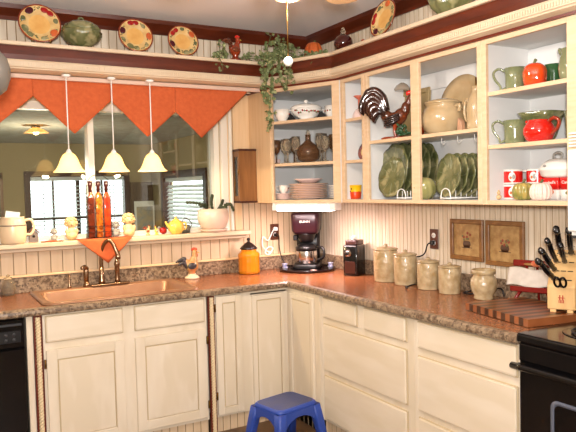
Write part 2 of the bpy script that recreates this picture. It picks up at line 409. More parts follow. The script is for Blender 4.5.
def blind(label, L_, H, loc, rz, ang):
    t = thing('venetian_blind', label, 'blind', loc, rz)
    b = MB(); b.box(0, L_, -.02, .03, H-.04, H, bev=.003); b.obj('headrail', slat_m, t)
    b = MB(); n = int((H-.07)/.04)
    for i in range(n):
        z = .03+i*.04; M = Matrix.Translation((0, 0, z)) @ Matrix.Rotation(R(ang), 4, 'X')
        b.box(0, L_, -.02, .02, -.001, .001, rot=M)
    b.obj('slats', slat_m, t)
    b = MB(); b.box(0, L_, -.02, .02, 0, .014, bev=.003); b.obj('bottom_rail', slat_m, t)
    b = MB()
    for f in (.12, .5, .88): b.box(L_*f-.003, L_*f+.003, -.024, -.022, .01, H-.04)
    b.obj('ladder_tape', dkgrey if rz == 0 else slat_m, t)
blind('wide white venetian blind on the far sunroom window, partly open', bw[1]-bw[0]-.03, bw[3]-bw[2]-.02, (bw[0]+.015, SY+.0, bw[2]+.01), 0, 12)
blind('white venetian blind on the sunroom side window behind the cactus pot', sw[1]-sw[0]-.03, sw[3]-sw[2]-.02, (SX+.03, sw[1]-.015, sw[2]+.01), -PI/2, 50)
b = MB(); b.box(-14, 14, SY+.1, 26, SF-.1, SF-.05); struct(b.obj('ground', lawn))
# dark wood door and picture in the sunroom corner
b = MB(); b.box(-.67, -.425, 2.74, 2.8, SF, 1.62, bev=.004)
for i in range(4): b.box(-.66+i*.062, -.66+i*.062+.05, 2.732, 2.745, SF+.1, 1.56)
struct(b.obj('door_1', brownp))
t = thing('framed_picture', 'pale framed picture against the brown panelling in the sunroom corner', 'picture', (-.545, 2.68, 1.06))
b = MB(); b.box(-.11, .11, -.01, .012, 0, .35, 0); b.obj('frame', white_trim, t)
b = MB(); b.box(-.09, .09, -.014, -.009, .02, .29); b.obj('print', mat('blue_grey_print', (130,132,128), .6, c2=(170,150,110), scale=16), t)
b = MB(); b.box(-.12, .12, -.05, .05, -1.46, 0); tag(b.obj('plant_stand', brownp, None, loc=(-.545, 2.67, 1.06)), 'narrow brown stand under the pale picture in the sunroom', 'stand')
t = thing('wall_mirror', 'brown framed mirror on the sunroom wall at the far left of window', 'mirror', (-1.93, SY, 1.02))
b = MB(); b.box(-.22, -.03, -.03, 0, -.02, .04); b.box(-.22, -.03, -.03, 0, .66, .72); b.box(-.06, -.03, -.03, 0, 0, .7); b.box(-.24, -.21, -.03, 0, -.02, .72); b.obj('frame', oak, t)
b = MB(); b.box(-.22, -.05, -.02, -.012, .02, .68); b.obj('mirror_glass', mat('dim_mirror', (150,140,120), .1, .6), t)
t = thing('overhead_fill', 'small lit glass ceiling light on the grey sunroom ceiling', 'ceiling light', (-1.9, .95, SZ))
b = MB(); b.lathe([(.03, 0), (.035, -.015), (.02, -.025)]); b.obj('base', steel, t)
b = MB(); b.lathe([(.02, -.02), (.05, -.03), (.085, -.055), (.088, -.058), (.05, -.045), (.02, -.035)], mod=lambda a, z: 1+.12*math.cos(5*a), seg=40); b.obj('lamp_shade', fan_m, t)
b = MB(); b.ell((0, 0, -.05), .022); b.obj('bulb', bulb_m, t)

# ------------------------------------------------------------------ base cabinets (local: x width, -y front, z up)
def bar(b, x0, x1, z0, z1, y0, y1, m=0, bev=.0015): b.box(x0, x1, y0, y1, z0, z1, m, bev)
def door(par, x0, x1, z0, z1, y=-.60, rail=.055, name='door', panel=True, hor=False, hinge=None):
    b = MB(); T = .018
    if panel:
        bar(b, x0, x0+rail, z0, z1, y-T, y, 0, .002); bar(b, x1-rail, x1, z0, z1, y-T, y, 0, .002)
        bar(b, x0+rail, x1-rail, z0, z0+rail, y-T, y, 1, .002); bar(b, x0+rail, x1-rail, z1-rail, z1, y-T, y, 1, .002)
    else:
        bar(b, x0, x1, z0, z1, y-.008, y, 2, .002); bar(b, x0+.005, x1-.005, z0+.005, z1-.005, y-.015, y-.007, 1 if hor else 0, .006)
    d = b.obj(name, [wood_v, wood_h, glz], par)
    if panel:
        b = MB(); a0, a1, c0, c1 = x0+rail, x1-rail, z0+rail, z1-rail; w_ = min(.008, (a1-a0)*.3)
        o_ = [(a0, c0), (a1, c0), (a1, c1), (a0, c1)]; i_ = [(a0+w_, c0+w_), (a1-w_, c0+w_), (a1-w_, c1-w_), (a0+w_, c1-w_)]
        A = [b.b.verts.new((u, y-.009, v)) for u, v in o_]; B = [b.b.verts.new((u, y-.015, v)) for u, v in i_]
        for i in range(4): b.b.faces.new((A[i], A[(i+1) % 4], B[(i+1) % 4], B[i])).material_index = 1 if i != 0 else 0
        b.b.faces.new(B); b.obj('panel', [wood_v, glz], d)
    for hx, hz in (hinge or []):
        b = MB(); b.box(hx-.006, hx+.006, y-.024, y-.016, hz-.025, hz+.025, bev=.002); b.tube([(hx, y-.026, hz-.02), (hx, y-.026, hz+.02)], .004, 8, sub=1); b.obj('hinge', brass, d)
    return d
def carcass(par, w_, d_=.58, z0=.1, z1=.868, mt=None):
    b = MB(); T = .016
    b.box(0, T, -d_, -.01, z0, z1); b.box(w_-T, w_, -d_, -.01, z0, z1); b.box(T, w_-T, -d_, -.01, z0, z0+T); b.box(T, w_-T, -.02, -.01, z0, z1)
    b.box(0, w_, -.60, -d_, z0, z1); b.obj('body', mt or wood_v, par)
    b = MB(); b.box(0, w_, -.575, -.555, 0, z0); grooved(b, 0, w_, 0, z0, .05, -.58, 0, 'x', mg=1); b.obj('toe_board', [bead_w, glaze], par)
# sink cabinet
t = thing('base_cabinet', 'cream base cabinet under the sink with two doors and two false drawers', 'cabinet', (-2.14, 0, 0)); w_ = .95
b = MB(); T = .016
b.box(0, T, -.58, -.01, .1, .868); b.box(w_-T, w_, -.58, -.01, .1, .868); b.box(T, w_-T, -.58, -.01, .1, .116); b.box(0, w_, -.6, -.58, .1, .868); b.obj('body', wood_v, t)
b = MB(); b.box(0, w_, -.575, -.555, 0, .1); grooved(b, 0, w_, 0, .1, .05, -.58, 0, 'x', mg=1); b.obj('toe_board', [bead_w, glaze], t)
door(t, .012, .435, .712, .858, name='drawer_front', panel=False, hor=True); door(t, .50, .935, .712, .858, name='drawer_front', panel=False, hor=True)
door(t, .012, .435, .12, .672, hinge=[(.004, .60)]); door(t, .50, .935, .12, .672, hinge=[(.944, .60), (.944, .2)])
# rope trims
def rope(x, label):
    t = thing('rope_trim', label, 'trim', (x, -.6, 0), 0, 'rope trims on the base cabinets')
    b = MB(); b.box(-.021, .021, -.002, 0, .0, .868); b.box(-.021, -.010, -.014, -.002, .0, .868); b.box(.010, .021, -.014, -.002, .0, .868); b.obj('channel', mahog_red, t)
    b = MB()
    for ph in (0, PI): b.tube([(.007*math.cos(ph+i*.785), -.017+.007*math.sin(ph+i*.785), .01+i*.0044) for i in range(193)], .0078, 6, sub=1)
    b.obj('rope', rope_m, t)
rope(-2.166, 'twisted cream rope in a dark red strip beside the dishwasher'); rope(-1.162, 'twisted cream rope in a dark strip right of the sink cabinet')
# narrow cabinet
t = thing('base_cabinet', 'narrow cream one-door base cabinet between rope trim and corner', 'cabinet', (-1.14, 0, 0)); carcass(t, .25)
door(t, .008, .182, .115, .858, rail=.042, hinge=[(.0, .79), (.0, .24)])
# filler beside dishwasher
b = MB(); b.box(-2.222, -2.189, -.6, -.02, 0, .868, bev=.002); tag(b.obj('filler_strip', wood_v), 'plain cream upright strip at the right of the dishwasher', 'panel')
# corner cabinet
t = thing('base_cabinet', 'cream corner base cabinet with two angled doors behind the blue stool', 'cabinet', (-.89, 0, 0))
b = MB(); b.box(0, .27, -.6, -.58, .1, .843); b.box(0, .27, -.6, -.58, .853, .868); b.box(0, .016, -.58, -.01, .1, .868); b.box(.27, .29, -1.0, -.58, .1, .868); b.box(.29, .88, -1.0, -.985, .1, .868); b.box(.016, .88, -.58, -.01, .1, .116); b.obj('body', wood_v, t)
b = MB(); b.box(0, .33, -.575, -.555, 0, .1); b.box(.3, .33, -1.0, -.57, 0, .1); grooved(b, 0, .31, 0, .1, .05, -.58, 0, 'x', mg=1); grooved(b, -1.0, -.58, 0, .1, .05, .3, 0, 'y', mg=1)
b.obj('toe_board', [bead_w, glaze], t)
door(t, .008, .246, .115, .838, rail=.03)
# second leaf, on the other wall
q = bpy.data.objects.new('door', None)
d2 = door(t, 0, .285, .115, .838, rail=.03); d2.location = (.87, -.655, 0); d2.rotation_euler.z = -PI/2
bpy.data.objects.remove(q)
# drawer cabinets on the right wall
t = thing('base_cabinet', 'cream drawer cabinet with small top drawers, right of the corner', 'cabinet', (0, -1.0, 0), -PI/2); carcass(t, .835)
for x0, x1, z0, z1 in ((.02, .365, .735, .858), (.43, .785, .735, .858), (.02, .785, .415, .70), (.02, .785, .115, .385)): door(t, x0, x1, z0, z1, name='drawer', panel=False, hor=True)
t = thing('base_cabinet', 'cream three-drawer cabinet directly left of the black stove', 'cabinet', (0, -1.836, 0), -PI/2); carcass(t, .652)
for z0, z1 in ((.725, .858), (.415, .69), (.115, .385)): door(t, .03, .635, z0, z1, name='drawer', panel=False, hor=True)

# ------------------------------------------------------------------ dishwasher
t = thing('dishwasher', 'black dishwasher left of the sink cabinet', 'dishwasher', (-2.825, 0, 0))
b = MB(); b.box(0, .6, -.57, -.03, .1, .862); b.box(.02, .58, -.53, -.1, 0, .1); b.obj('body', black_m, t)
b = MB(); b.box(.004, .596, -.60, -.572, .1, .70, bev=.006); b.obj('door', black, t)
b = MB(); b.box(.004, .596, -.605, -.572, .705, .86, bev=.006); c = b.obj('control_panel', black, t)
b = MB(); b.box(.40, .575, -.609, -.604, .735, .80, bev=.003); pn = b.obj('button_pad', black_m, c)
for i in range(3):
    for j in range(2): bb = MB(); bb.lathe([(0, 0), (.009, 0), (.009, .003), (0, .004)], seg=12, M=Matrix.Translation((.46+i*.04, -.609, .752+j*.028)) @ Matrix.Rotation(PI/2, 4, 'X')); bb.obj('button', dkgrey, c)
b = MB(); b.box(.3, .58, -.615, -.604, .825, .838, bev=.003); b.obj('handle', dkgrey, c)

# ------------------------------------------------------------------ worktop
WTZ = .91
b = MB()
sx0, sx1, sy0, sy1 = -2.10, -1.25, -.55, -.10
def slab(x0, x1, y0, y1): b.box(x0, x1, y0, y1, .872, WTZ, 0)
slab(-3.4, sx0, -.605, 0); slab(sx1, -.605, -.605, 0); slab(sx0, sx1, -.605, sy0); slab(sx0, sx1, sy1, 0)
slab(-.605, 0, -2.488, 0)
wt = tag(b.obj('worktop', [counter_top]), 'L-shaped brown speckled laminate worktop along both walls', 'worktop')
b = MB(); b.sweep([(0, .870), (.026, .870), (.032, .876), (.034, .886), (.032, .900), (.024, .908), (.012, .9103), (0, .9103)], [(-3.4, -.605), (-.605, -.605), (-.605, -2.488)]); b.obj('front_edge', counter, wt)
b = MB(); b.box(-3.4, -.02, -.02, -.001, WTZ, 1.008, bev=.003); b.box(-.02, -.001, -2.488, -.001, WTZ, 1.008, bev=.003); b.obj('backsplash', counter, wt)
# sink
t = thing('sink', 'long copper coloured drop-in sink below the window', 'sink', (-1.675, -.325, WTZ))
b = MB(); b.rloops([(0,0,.455,.272,.05,.002), (0,0,.452,.269,.05,.012), (0,0,.44,.257,.05,.014), (0,-.01,.415,.222,.05,.012), (0,-.01,.405,.212,.05,.0), (0,-.01,.385,.19,.06,-.15), (0,-.01,.34,.15,.06,-.17)], cap=(False, True)); b.obj('basin', copper, t)
b = MB(); b.lathe([(.0, .002), (.03, .002), (.042, .006), (.045, .001)], c=(.1, 0, -.171)); b.obj('drain', steel, t)
t = thing('faucet', 'bronze gooseneck faucet in front of the orange cloth', 'faucet', (-1.695, -.095, WTZ+.013), 0)
b = MB(); b.rloops([(.05,0,.13,.028,.027,0), (.05,0,.13,.028,.027,.008), (.05,0,.12,.02,.019,.012)]); b.obj('base_plate', bronze, t)
b = MB(); b.lathe([(.024, .01), (.02, .03), (.016, .06), (.0145, .12), (.0, .12)]); b.tube([(0, 0, .10), (.0, -.002, .18), (.008, -.012, .245), (.028, -.028, .282), (.05, -.042, .288), (.068, -.055, .262), (.082, -.064, .222), (.09, -.068, .198)], [.0135, .0135, .013, .013, .013, .013, .0135, .016], 12); b.lathe([(.015, 0), (.018, .012), (.015, .03), (.012, .034)], c=(.09, -.069, .168)); b.obj('spout', bronze, t)
b = MB(); b.lathe([(.02, .01), (.016, .03), (.015, .09), (.017, .1), (.015, .115), (.02, .13), (.014, .15), (.008, .16)], c=(.1, 0, 0)); b.tube([(.1, 0, .14), (.11, .02, .165)], [.007, .005], 8); b.obj('handle', bronze, t)
t = thing('side_sprayer', 'dark bronze side sprayer with bent head standing left of the faucet', 'sprayer', (-1.79, -.085, WTZ+.013))
b = MB(); b.lathe([(.022, 0), (.02, .012), (.016, .03)]); b.obj('base', bronze, t)
b = MB(); b.lathe([(.014, .02), (.016, .05), (.018, .10), (.015, .118), (.0, .12)]); b.tube([(.004, 0, .112), (-.012, -.015, .128), (-.035, -.035, .122)], [.016, .013, .01], 10); b.obj('head', bronze, t)
t = thing('soap_pump', 'short slim bronze soap pump at the left end of the sink', 'soap dispenser', (-1.895, -.085, WTZ+.013))
b = MB(); b.lathe([(.013, 0), (.011, .01), (.008, .02), (.0075, .085), (.0, .088)]); b.tube([(0, 0, .083), (-.006, -.012, .086)], .005, 8); b.obj('pump', bronze, t)

# ------------------------------------------------------------------ upper cabinets, local on right wall: x = ystart - y, y = world x
UZ0, UZ1, UD = 1.416, 2.2, .33
def upper(name, label, y0, y1, stiles, shelves, group=None):
    t = thing(name, label, 'cabinet', (0, y0, 0), -PI/2); W = y0-y1; T = .016
    b = MB(); b.box(0, T, -UD+.02, 0, UZ0, UZ1); b.box(W-T, W, -UD+.02, 0, UZ0, UZ1); b.box(T, W-T, -UD+.02, 0, UZ0+.003, UZ0+.021); b.box(T, W-T, -UD+.02, 0, UZ1-.02, UZ1-.004)
    b.box(T, W-T, -.008, -.002, UZ0, UZ1); b.box(T, W-T, -.022, -.008, UZ1-.12, UZ1-.03); b.obj('body', inner, t)
    b = MB()
    for x0, x1 in stiles: b.box(x0, x1, -UD, -UD+.02, UZ0, UZ1, 0, .0015)
    xs = sorted(stiles)
    for i in range(len(xs)-1):
        b.box(xs[i][1], xs[i+1][0], -UD, -UD+.02, UZ0, UZ0+.021, 1, .0015); b.box(xs[i][1], xs[i+1][0], -UD, -UD+.02, UZ1-.024, UZ1, 1, .0015)
    b.obj('face_frame', [wood_e, wood_e], t)
    for z, x0, x1 in shelves:
        b = MB(); b.box(x0, x1, -UD+.022, -.009, z-.019, z, 0); b.box(x0, x1, -UD+.012, -UD+.022, z-.019, z, 1, .001); b.obj('shelf', [inner, wood_e], t)
    return t
upper('wall_cabinet', 'narrow open wall cabinet holding the yellow cup, beside the diagonal corner', -.845, -1.095, [(0, .031), (.223, .25)], [(1.685, .017, .233), (1.947, .017, .233)])
upper('wall_cabinet', 'wide open wall cabinet holding the black rooster and green plates', -1.096, -2.03, [(0, .033), (.424, .489), (.906, .934)], [(1.79, .017, .917)])
upper('wall_cabinet', 'open wall cabinet holding the red pitcher and green mugs, beside the microwave', -2.031, -2.55, [(0, .028), (.466, .519)], [(1.70, .017, .502), (1.951, .017, .502)])
# over-range cabinet
t = thing('wall_cabinet', 'closed cream cabinet above the white microwave at the right edge', 'cabinet', (0, -2.552, 0), -PI/2)
b = MB(); b.box(0, .76, -.31, 0, 1.735, 2.2); b.box(0, .76, -.33, -.31, 1.735, 2.2); b.obj('body', wood_e, t)
door(t, .03, .37, 1.755, 2.17, y=-.33); door(t, .39, .73, 1.755, 2.17, y=-.33)
# diagonal corner cabinet
t = thing('wall_cabinet', 'diagonal open corner cabinet holding glassware above the coffee maker', 'cabinet', (0, 0, 0))
A_, B_ = Vector((-.566, -.33)), Vector((-.33, -.843)); d_ = (B_-A_).normalized(); n_ = Vector((d_.y, -d_.x)); Lc = (B_-A_).length
foot = [(-.008, -.008), (-.548, -.008), (-.548, -.32), (-.322, -.81), (-.322, -.826), (-.008, -.826)]
b = MB(); b.box(-.012, 0, -.84, 0, UZ0, UZ1); b.box(-.55, 0, -.012, 0, UZ0, UZ1); b.box(-.33, 0, -.842, -.828, UZ0, UZ1)
b.prism(foot, UZ0+.003, UZ0+.021); b.prism(foot, UZ1-.02, UZ1-.004)
b.box(-.55, -.012, -.03, -.012, UZ1-.13, UZ1-.03); b.box(-.03, -.012, -.82, -.03, UZ1-.13, UZ1-.03); b.obj('body', inner, t)
b = MB(); b.box(-.57, -.552, -.332, 0, UZ0, UZ1); b.obj('side_panel', pine, t)
def dg(s_, o_): p = A_+d_*s_+n_*o_; return (p.x, p.y)
b = MB()
for s0, s1, z0, z1 in ((0, .02, UZ0, UZ1), (Lc-.062, Lc-.008, UZ0, UZ1), (.02, Lc-.062, UZ0, UZ0+.021), (.02, Lc-.062, UZ1-.024, UZ1)):
    b.prism([dg(s0, 0), dg(s1, 0), dg(s1, -.018), dg(s0, -.018)], z0, z1)
b.obj('face_frame', wood_e, t)
for z in (1.978, 1.688):
    b = MB(); b.prism([dg(.02, -.03), dg(Lc-.03, -.03), (-.322, -.826), (-.014, -.826), (-.014, -.014), (-.55, -.014)], z-.019, z); b.prism([dg(.02, -.018), dg(Lc-.03, -.018), dg(Lc-.03, -.03), dg(.02, -.03)], z-.019, z, m=1); b.obj('shelf', [inner, wood_e], t)
# under-cabinet light
t = thing('under_cabinet_light', 'lit fluorescent strip under the corner cabinet above the coffee maker', 'light', (0, 0, 0))
b = MB()
def dq(s_, o_): p = A_+d_*s_+n_*o_; return (p.x, p.y)
b.prism([dq(-.01, -.02), dq(.5, -.02), dq(.5, -.10), dq(-.01, -.10)], 1.395, 1.4155); b.prism([dq(-.01, -.015), dq(.03, -.015), dq(.03, -.10), dq(-.01, -.10)], 1.364, 1.397); b.prism([dq(.455, -.015), dq(.5, -.015), dq(.5, -.10), dq(.455, -.10)], 1.364, 1.397); b.obj('housing', white_p, t)
b = MB(); b.prism([dq(.03, -.018), dq(.455, -.018), dq(.455, -.085), dq(.03, -.085)], 1.360, 1.395); b.obj('tube', tube_m, t)

# ------------------------------------------------------------------ box on side panel
t = thing('wall_box', 'small oak glass-fronted box hung on the pine cabinet side by the window', 'box', (-.572, -.06, 1.42))
b = MB(); b.box(-.13, 0, -.06, -.05, .012, .37); b.box(-.13, 0, .05, .06, .012, .37); b.box(-.01, 0, -.05, .05, .012, .37); b.box(-.13, -.01, -.05, .05, .012, .02)
b.box(-.14, 0, -.068, .068, .37, .385, 1, bev=.003); b.box(-.14, 0, -.068, .068, 0, .012, 1, bev=.003); b.obj('case', [oak, dkwood], t)
b = MB(); b.box(-.138, -.13, -.058, -.03, .015, .368); b.box(-.138, -.13, .03, .058, .015, .368); b.box(-.138, -.13, -.03, .03, .33, .368); b.box(-.138, -.13, -.03, .03, .015, .05); dd = b.obj('door', oak, t)
b = MB(); b.box(-.135, -.132, -.03, .03, .05, .33); b.obj('glass', clear, dd)
b = MB(); b.box(-.144, -.137, -.052, -.042, .20, .24, bev=.002); b.obj('latch', brass, dd)
b = MB()
for i in range(5): b.box(-.11, -.03, -.04, .04, .03+i*.06, .03+i*.06+.045, i % 2)
b.obj('contents', [mat('silver_paint', (200,200,190), .3, .5), greyfig], t)

# ------------------------------------------------------------------ valance and pendants
t = thing('window_valance', 'orange zigzag valance of pointed cloth panels above the window', 'valance', (0, -.29, 0))
b = MB(); b.box(-4.5, -.62, -.012, .012, 2.183, 2.2085, bev=.003); b.obj('header_board', mat('header_paint', (206,176,156), .5), t)
tips = [(-2.55, -2.094, -2.302, 1.901, 2.07, 2.084), (-2.094, -1.647, -1.868, 1.871, 2.084, 2.076), (-1.647, -1.232, -1.423, 1.861, 2.076, 2.025), (-1.232, -.72, -1.058, 1.861, 2.025, 2.175)]
for k, (x0, x1, xt, zt, zl, zr) in enumerate(tips):
    def fn(u, v, x0=x0, x1=x1, xt=xt, zt=zt, zl=zl, zr=zr, k=k):
        x = x0+(x1-x0)*u
        zb = zl+(zt-zl)*(x-x0)/(xt-x0) if x < xt else zt+(zr-zt)*(x-xt)/(x1-xt)
        return (x, -.0035+.002*(k % 2)+.005*math.sin(x*26+k)*v, 2.184+(zb-2.184)*v)
    b = MB(); b.sheet(fn, 60, 8); b.obj('cloth_panel', orange, t, solid=.002)
def pendant(x, label):
    t = thing('pendant_lamp', label, 'pendant lamp', (x, -.335, 2.2105), 0, 'amber pendants hanging over the sink')
    b = MB(); b.lathe([(.025, .0), (.025, -.008), (.008, -.016)]); b.obj('canopy', white_p, t)
    b = MB(); b.lathe([(.0035, -.01), (.0035, -.44)], seg=8); b.obj('rod', white_p, t)
    b = MB(); b.lathe([(.004, -.43), (.014, -.442), (.02, -.462), (.017, -.468)]); b.obj('socket', white_p, t)
    b = MB(); b.lathe([(.018, -.455), (.034, -.466), (.048, -.49), (.058, -.52), (.074, -.55), (.092, -.566), (.09, -.568), (.072, -.553), (.055, -.522), (.045, -.492), (.032, -.47), (.018, -.46)]); b.obj('lamp_shade', pend_m, t)
    b = MB(); b.ell((0, 0, -.528), (.026, .026, .034)); b.obj('bulb', bulb_m, t)
    l = bpy.data.lights.new('pendant_light', 'POINT'); l.energy = 24; l.color = (1, .8, .52); l.shadow_soft_size = .02
    o = bpy.data.objects.new('pendant_light', l); COL.objects.link(o); o.location = (x, -.335, 1.642)
pendant(-1.915, 'leftmost of the three lit amber pendant lamps over the sink'); pendant(-1.652, 'middle of the three lit amber pendant lamps over the sink'); pendant(-1.413, 'rightmost of the three lit amber pendant lamps over the sink')

#PART2
# ================================================================== things
def handle(b, p0, p1, out, r, m=0, seg=8):
    # C-shaped handle from p0 (upper) to p1 (lower), bulging along out
    p0, p1, o = Vector(p0), Vector(p1), Vector(out)
    b.tube([p0, p0+o*.8+(p0-p1)*.02, (p0+p1)/2+o*1.15, p1+o*.75, p1], [r, r, r*.95, r*.9, r*.8], seg, m, sub=5)
# ---------------- decorated plates on the ledge
def deco_plate(label, loc, rad, facing, lean=14, fruits=0):
    # local: face looks -y
    t = thing('display_plate', label, 'plate', loc, facing, 'fruit plates on the high ledge')
    Mx = Matrix.Rotation(R(90-lean), 4, 'X'); Mt = Matrix.Translation((0, 0, rad*math.cos(R(lean)))) @ Mx
    b = MB(); b.lathe([(0, 0), (rad*.55, 0), (rad*.62, .006), (rad, .016), (rad, .021), (rad*.93, .0195), (rad*.62, .010), (rad*.55, .005), (rad*.5, .004), (rad*.3, .0045), (rad*.2, .004), (0, .004)],
        seg=48, M=Mt, mats=[0,0,0,2,2,0,0,0,1,1,1]); b.obj('dish', [plate_cream, plate_sw, rust], t)
    b = MB(); rnd = random.Random(fruits)
    cols = {'r': 0, 'p': 1, 'o': 2, 'g': 3}
    for k, (a, c, s_) in enumerate([(125, 'p', .2), (70, 'r', .17), (48, 'r', .16), (-35, 'o', .2), (205, 'g', .19), (232, 'g', .15), (-80, 'g', .12), (15, 'g', .13), (165, 'g', .13)]):
        a = R(a+fruits*37); q = rad*.79
        b.ell((0, 0, 0), (rad*s_, rad*s_*.85, .004), cols[c], None, 14, 8) if False else None
        T = Mt @ Matrix.Translation((q*math.cos(a), q*math.sin(a), .0165)) @ Matrix.Rotation(a+PI/2, 4, 'Z') @ Matrix.Rotation(R(0), 4, 'Y') @ Matrix.Diagonal((rad*s_*1.12, rad*s_*.98, .004, 1))
        tt = bmesh.new(); bmesh.ops.create_uvsphere(tt, u_segments=12, v_segments=8, radius=1); b.merge(tt, cols[c], True, T)
    for k in range(40):
        a = rnd.random()*2*PI; q = rad*(.68+.24*rnd.random())
        T = Mt @ Matrix.Translation((q*math.cos(a), q*math.sin(a), .016)) @ Matrix.Rotation(rnd.random()*6, 4, 'Z') @ Matrix.Diagonal((rad*.07, rad*.03, .003, 1))
        tt = bmesh.new(); bmesh.ops.create_uvsphere(tt, u_segments=8, v_segments=6, radius=1); b.merge(tt, 3, True, T)
    b.obj('raised_fruit', [berry, navy, terra, green_l], t)
    return t
LZ = 2.3705
deco_plate('fruit-rimmed plate leaning on the ledge at the far left, left of the green dish', (-2.043, -.29, LZ+.012), .118, 0)
deco_plate('fruit-rimmed plate on the ledge just right of the green leafy dish', (-1.482, -.29, LZ+.006), .109, 0, fruits=1)
deco_plate('fruit-rimmed plate on the ledge left of the small red rooster', (-1.172, -.29, LZ+.006), .104, 0, fruits=2)
deco_plate('fruit-rimmed plate on the right ledge beside the dark round bottle', (-.285, -1.255, LZ+.012), .112, -PI/2, fruits=3)
# plate stands (small easels)
for x, y, rz, z in ((-2.043, -.29, 0, .0), (-1.482, -.29, 0, 0), (-1.172, -.29, 0, 0)):
    b = MB(); b.tube([(-.05, -.05, .032), (-.05, -.02, .003), (-.05, .07, .003)], .003, 6, sub=1); b.tube([(.05, -.05, .032), (.05, -.02, .003), (.05, .07, .003)], .003, 6, sub=1); b.tube([(-.05, .07, .003), (.05, .07, .003)], .003, 6, sub=1); b.tube([(-.05, -.03, .006), (.05, -.03, .006)], .003, 6, sub=1)
    tag(b.obj('plate_stand', brass, None, loc=(x, y, LZ+z)), {-2.043: 'small wire stand under the far left ledge plate', -1.482: 'small wire stand under the ledge plate right of the green dish', -1.172: 'small wire stand under the ledge plate left of the red rooster'}[x], 'plate stand', 'wire plate stands on the ledge')
# green leafy dish
t = thing('covered_dish', 'round green leaf-covered dish on the ledge between two plates', 'dish', (-1.81, -.30, LZ+.0))
md = lambda a, z: 1+.10*abs(math.sin(5*a+(PI/2 if int(z*1000) % 2 else 0)+z*45))
b = MB(); b.lathe([(.05, 0), (.055, .006), (.09, .03), (.108, .06), (.11, .085), (.098, .09)], mod=md, seg=60, c=(0, 0, .018)); b.lathe([(.05, 0), (.045, .01), (.04, .02)]); b.obj('bowl', green_l, t)
b = MB(); b.lathe([(.1, .09), (.104, .1), (.09, .125), (.06, .145), (.02, .155), (0, .156)], mod=md, seg=60, c=(0, 0, .016)); b.tube([(-.015, 0, .168), (-.01, 0, .185), (.01, 0, .185), (.015, 0, .168)], .006, 8); b.obj('lid', green_l, t)
# small red rooster teapot figurine
def small_rooster(name, label, loc, rz, s, body, tail, head, comb=red_c, base=None, beak=yellow_c):
    # local: faces +x
    t = thing(name, label, 'figurine', loc, rz)
    o = blob('body', [((0, 0, .075*s), (.042*s, .033*s, .04*s)), ((.012*s, 0, .10*s), (.026*s, .022*s, .036*s)), ((.02*s, 0, .135*s), (.016*s, .015*s, .026*s)), ((.022*s, 0, .155*s), (.018*s, .016*s, .018*s)), ((0, 0, .04*s), (.022*s, .022*s, .03*s)), ((-.03*s, 0, .095*s), (.022*s, .018*s, .025*s))], body, t, vox=.0035*s if s > .8 else .003)
    b = MB()
    for k in range(6):
        a = R(40+k*20); L_ = (.055+.01*(k % 2))*s
        b.tube([(-.035*s, (k-2.5)*.004*s, .095*s), (-.035*s-L_*.5*math.cos(a-.5), (k-2.5)*.006*s, .095*s+L_*math.sin(a)*.9), (-.035*s-L_*math.cos(a-.9)*1.1, (k-2.5)*.007*s, .09*s+L_*.75*math.sin(a))], [.010*s, .011*s, .004*s], 8)
    b.obj('tail', tail, t)
    b = MB()
    for k in range(4): b.ell(((.005+k*.009)*s, 0, (.174+(.004 if k in (1, 2) else 0))*s), (.006*s, .004*s, .009*s))
    b.obj('comb', comb, t)
    b = MB(); b.ell((.036*s, 0, .137*s), (.005*s, .004*s, .010*s)); b.obj('wattle', comb, t)
    b = MB(); b.tube([(.034*s, 0, .155*s), (.052*s, 0, .152*s)], [.006*s, .001], 8, sub=1); b.obj('beak', beak, t)
    b = MB()
    for q in (-1, 1): b.ell((.028*s, q*.0145*s, .16*s), .0028*s)
    b.obj('eye', black, t)
    for q in (-1, 1): b = MB(); b.ell((-.008*s, q*.03*s, .078*s), (.028*s, .009*s, .02*s)); b.obj('wing', tail, t)
    b = MB(); b.lathe([(.0, 0), (.042*s, 0), (.044*s, .008*s), (.036*s, .016*s), (.026*s, .022*s), (.022*s, .03*s), (.0, .03*s)]); b.obj('base', base or body, t)
    return t
small_rooster('rooster_figurine', 'small red-brown rooster figurine on the ledge among ivy', (-.825, -.35, LZ), 0, .92, rust, rooster_brn, yellow_c)
# orange pumpkin on ledge
def pumpkin(name, label, loc, rad, h, m, ms, cat='pumpkin', n=9, stem=.03, rz=0, lidline=False):
    t = thing(name, label, cat, loc, rz)
    md = lambda a, z: 1-.10*abs(math.cos(n*a/2))**3
    pr = [(rad*.25, 0)]+[(rad*(math.sin(PI*(.12+.8*k/12))**.62), h*(.5-.5*math.cos(PI*(.04+.92*k/12)))) for k in range(13)]+[(rad*.12, h*.93), (0, h*.91)]
    b = MB(); b.lathe(pr, mod=md, seg=n*10); b.obj('body', m, t)
    b = MB(); b.tube([(0, 0, h*.9), (.002, 0, h*.9+stem*.5), (.012*rad/.05, 0, h*.9+stem)], [rad*.16, rad*.11, rad*.13], 8); b.obj('stem', ms, t)
    return t
pumpkin('pumpkin', 'small orange pumpkin on the ledge behind the ivy', (-.235, -.39, LZ), .068, .165, terra, stem_m)
# dark round bottle
t = thing('round_bottle', 'dark red round glass bottle on the right ledge', 'bottle', (-.335, -.90, LZ))
b = MB(); b.lathe([(.0, 0), (.03, 0), (.05, .014), (.06, .042), (.057, .068), (.042, .088), (.022, .1), (.015, .106)]); b.obj('body', dk_red, t)
b = MB(); b.lathe([(.016, .104), (.014, .118), (.019, .122), (.017, .126), (.0, .126)]); b.ell((0, 0, .136), .011); b.obj('stopper', drink, t)
b = MB(); b.lathe([(0, 0), (.012, 0), (.012, .016), (.005, .02), (.0, .022)]); tag(b.obj('candle_stub', rust, None, loc=(-.36, -1.14, LZ)), 'tiny dark object on the right ledge between bottle and plate', 'ornament')
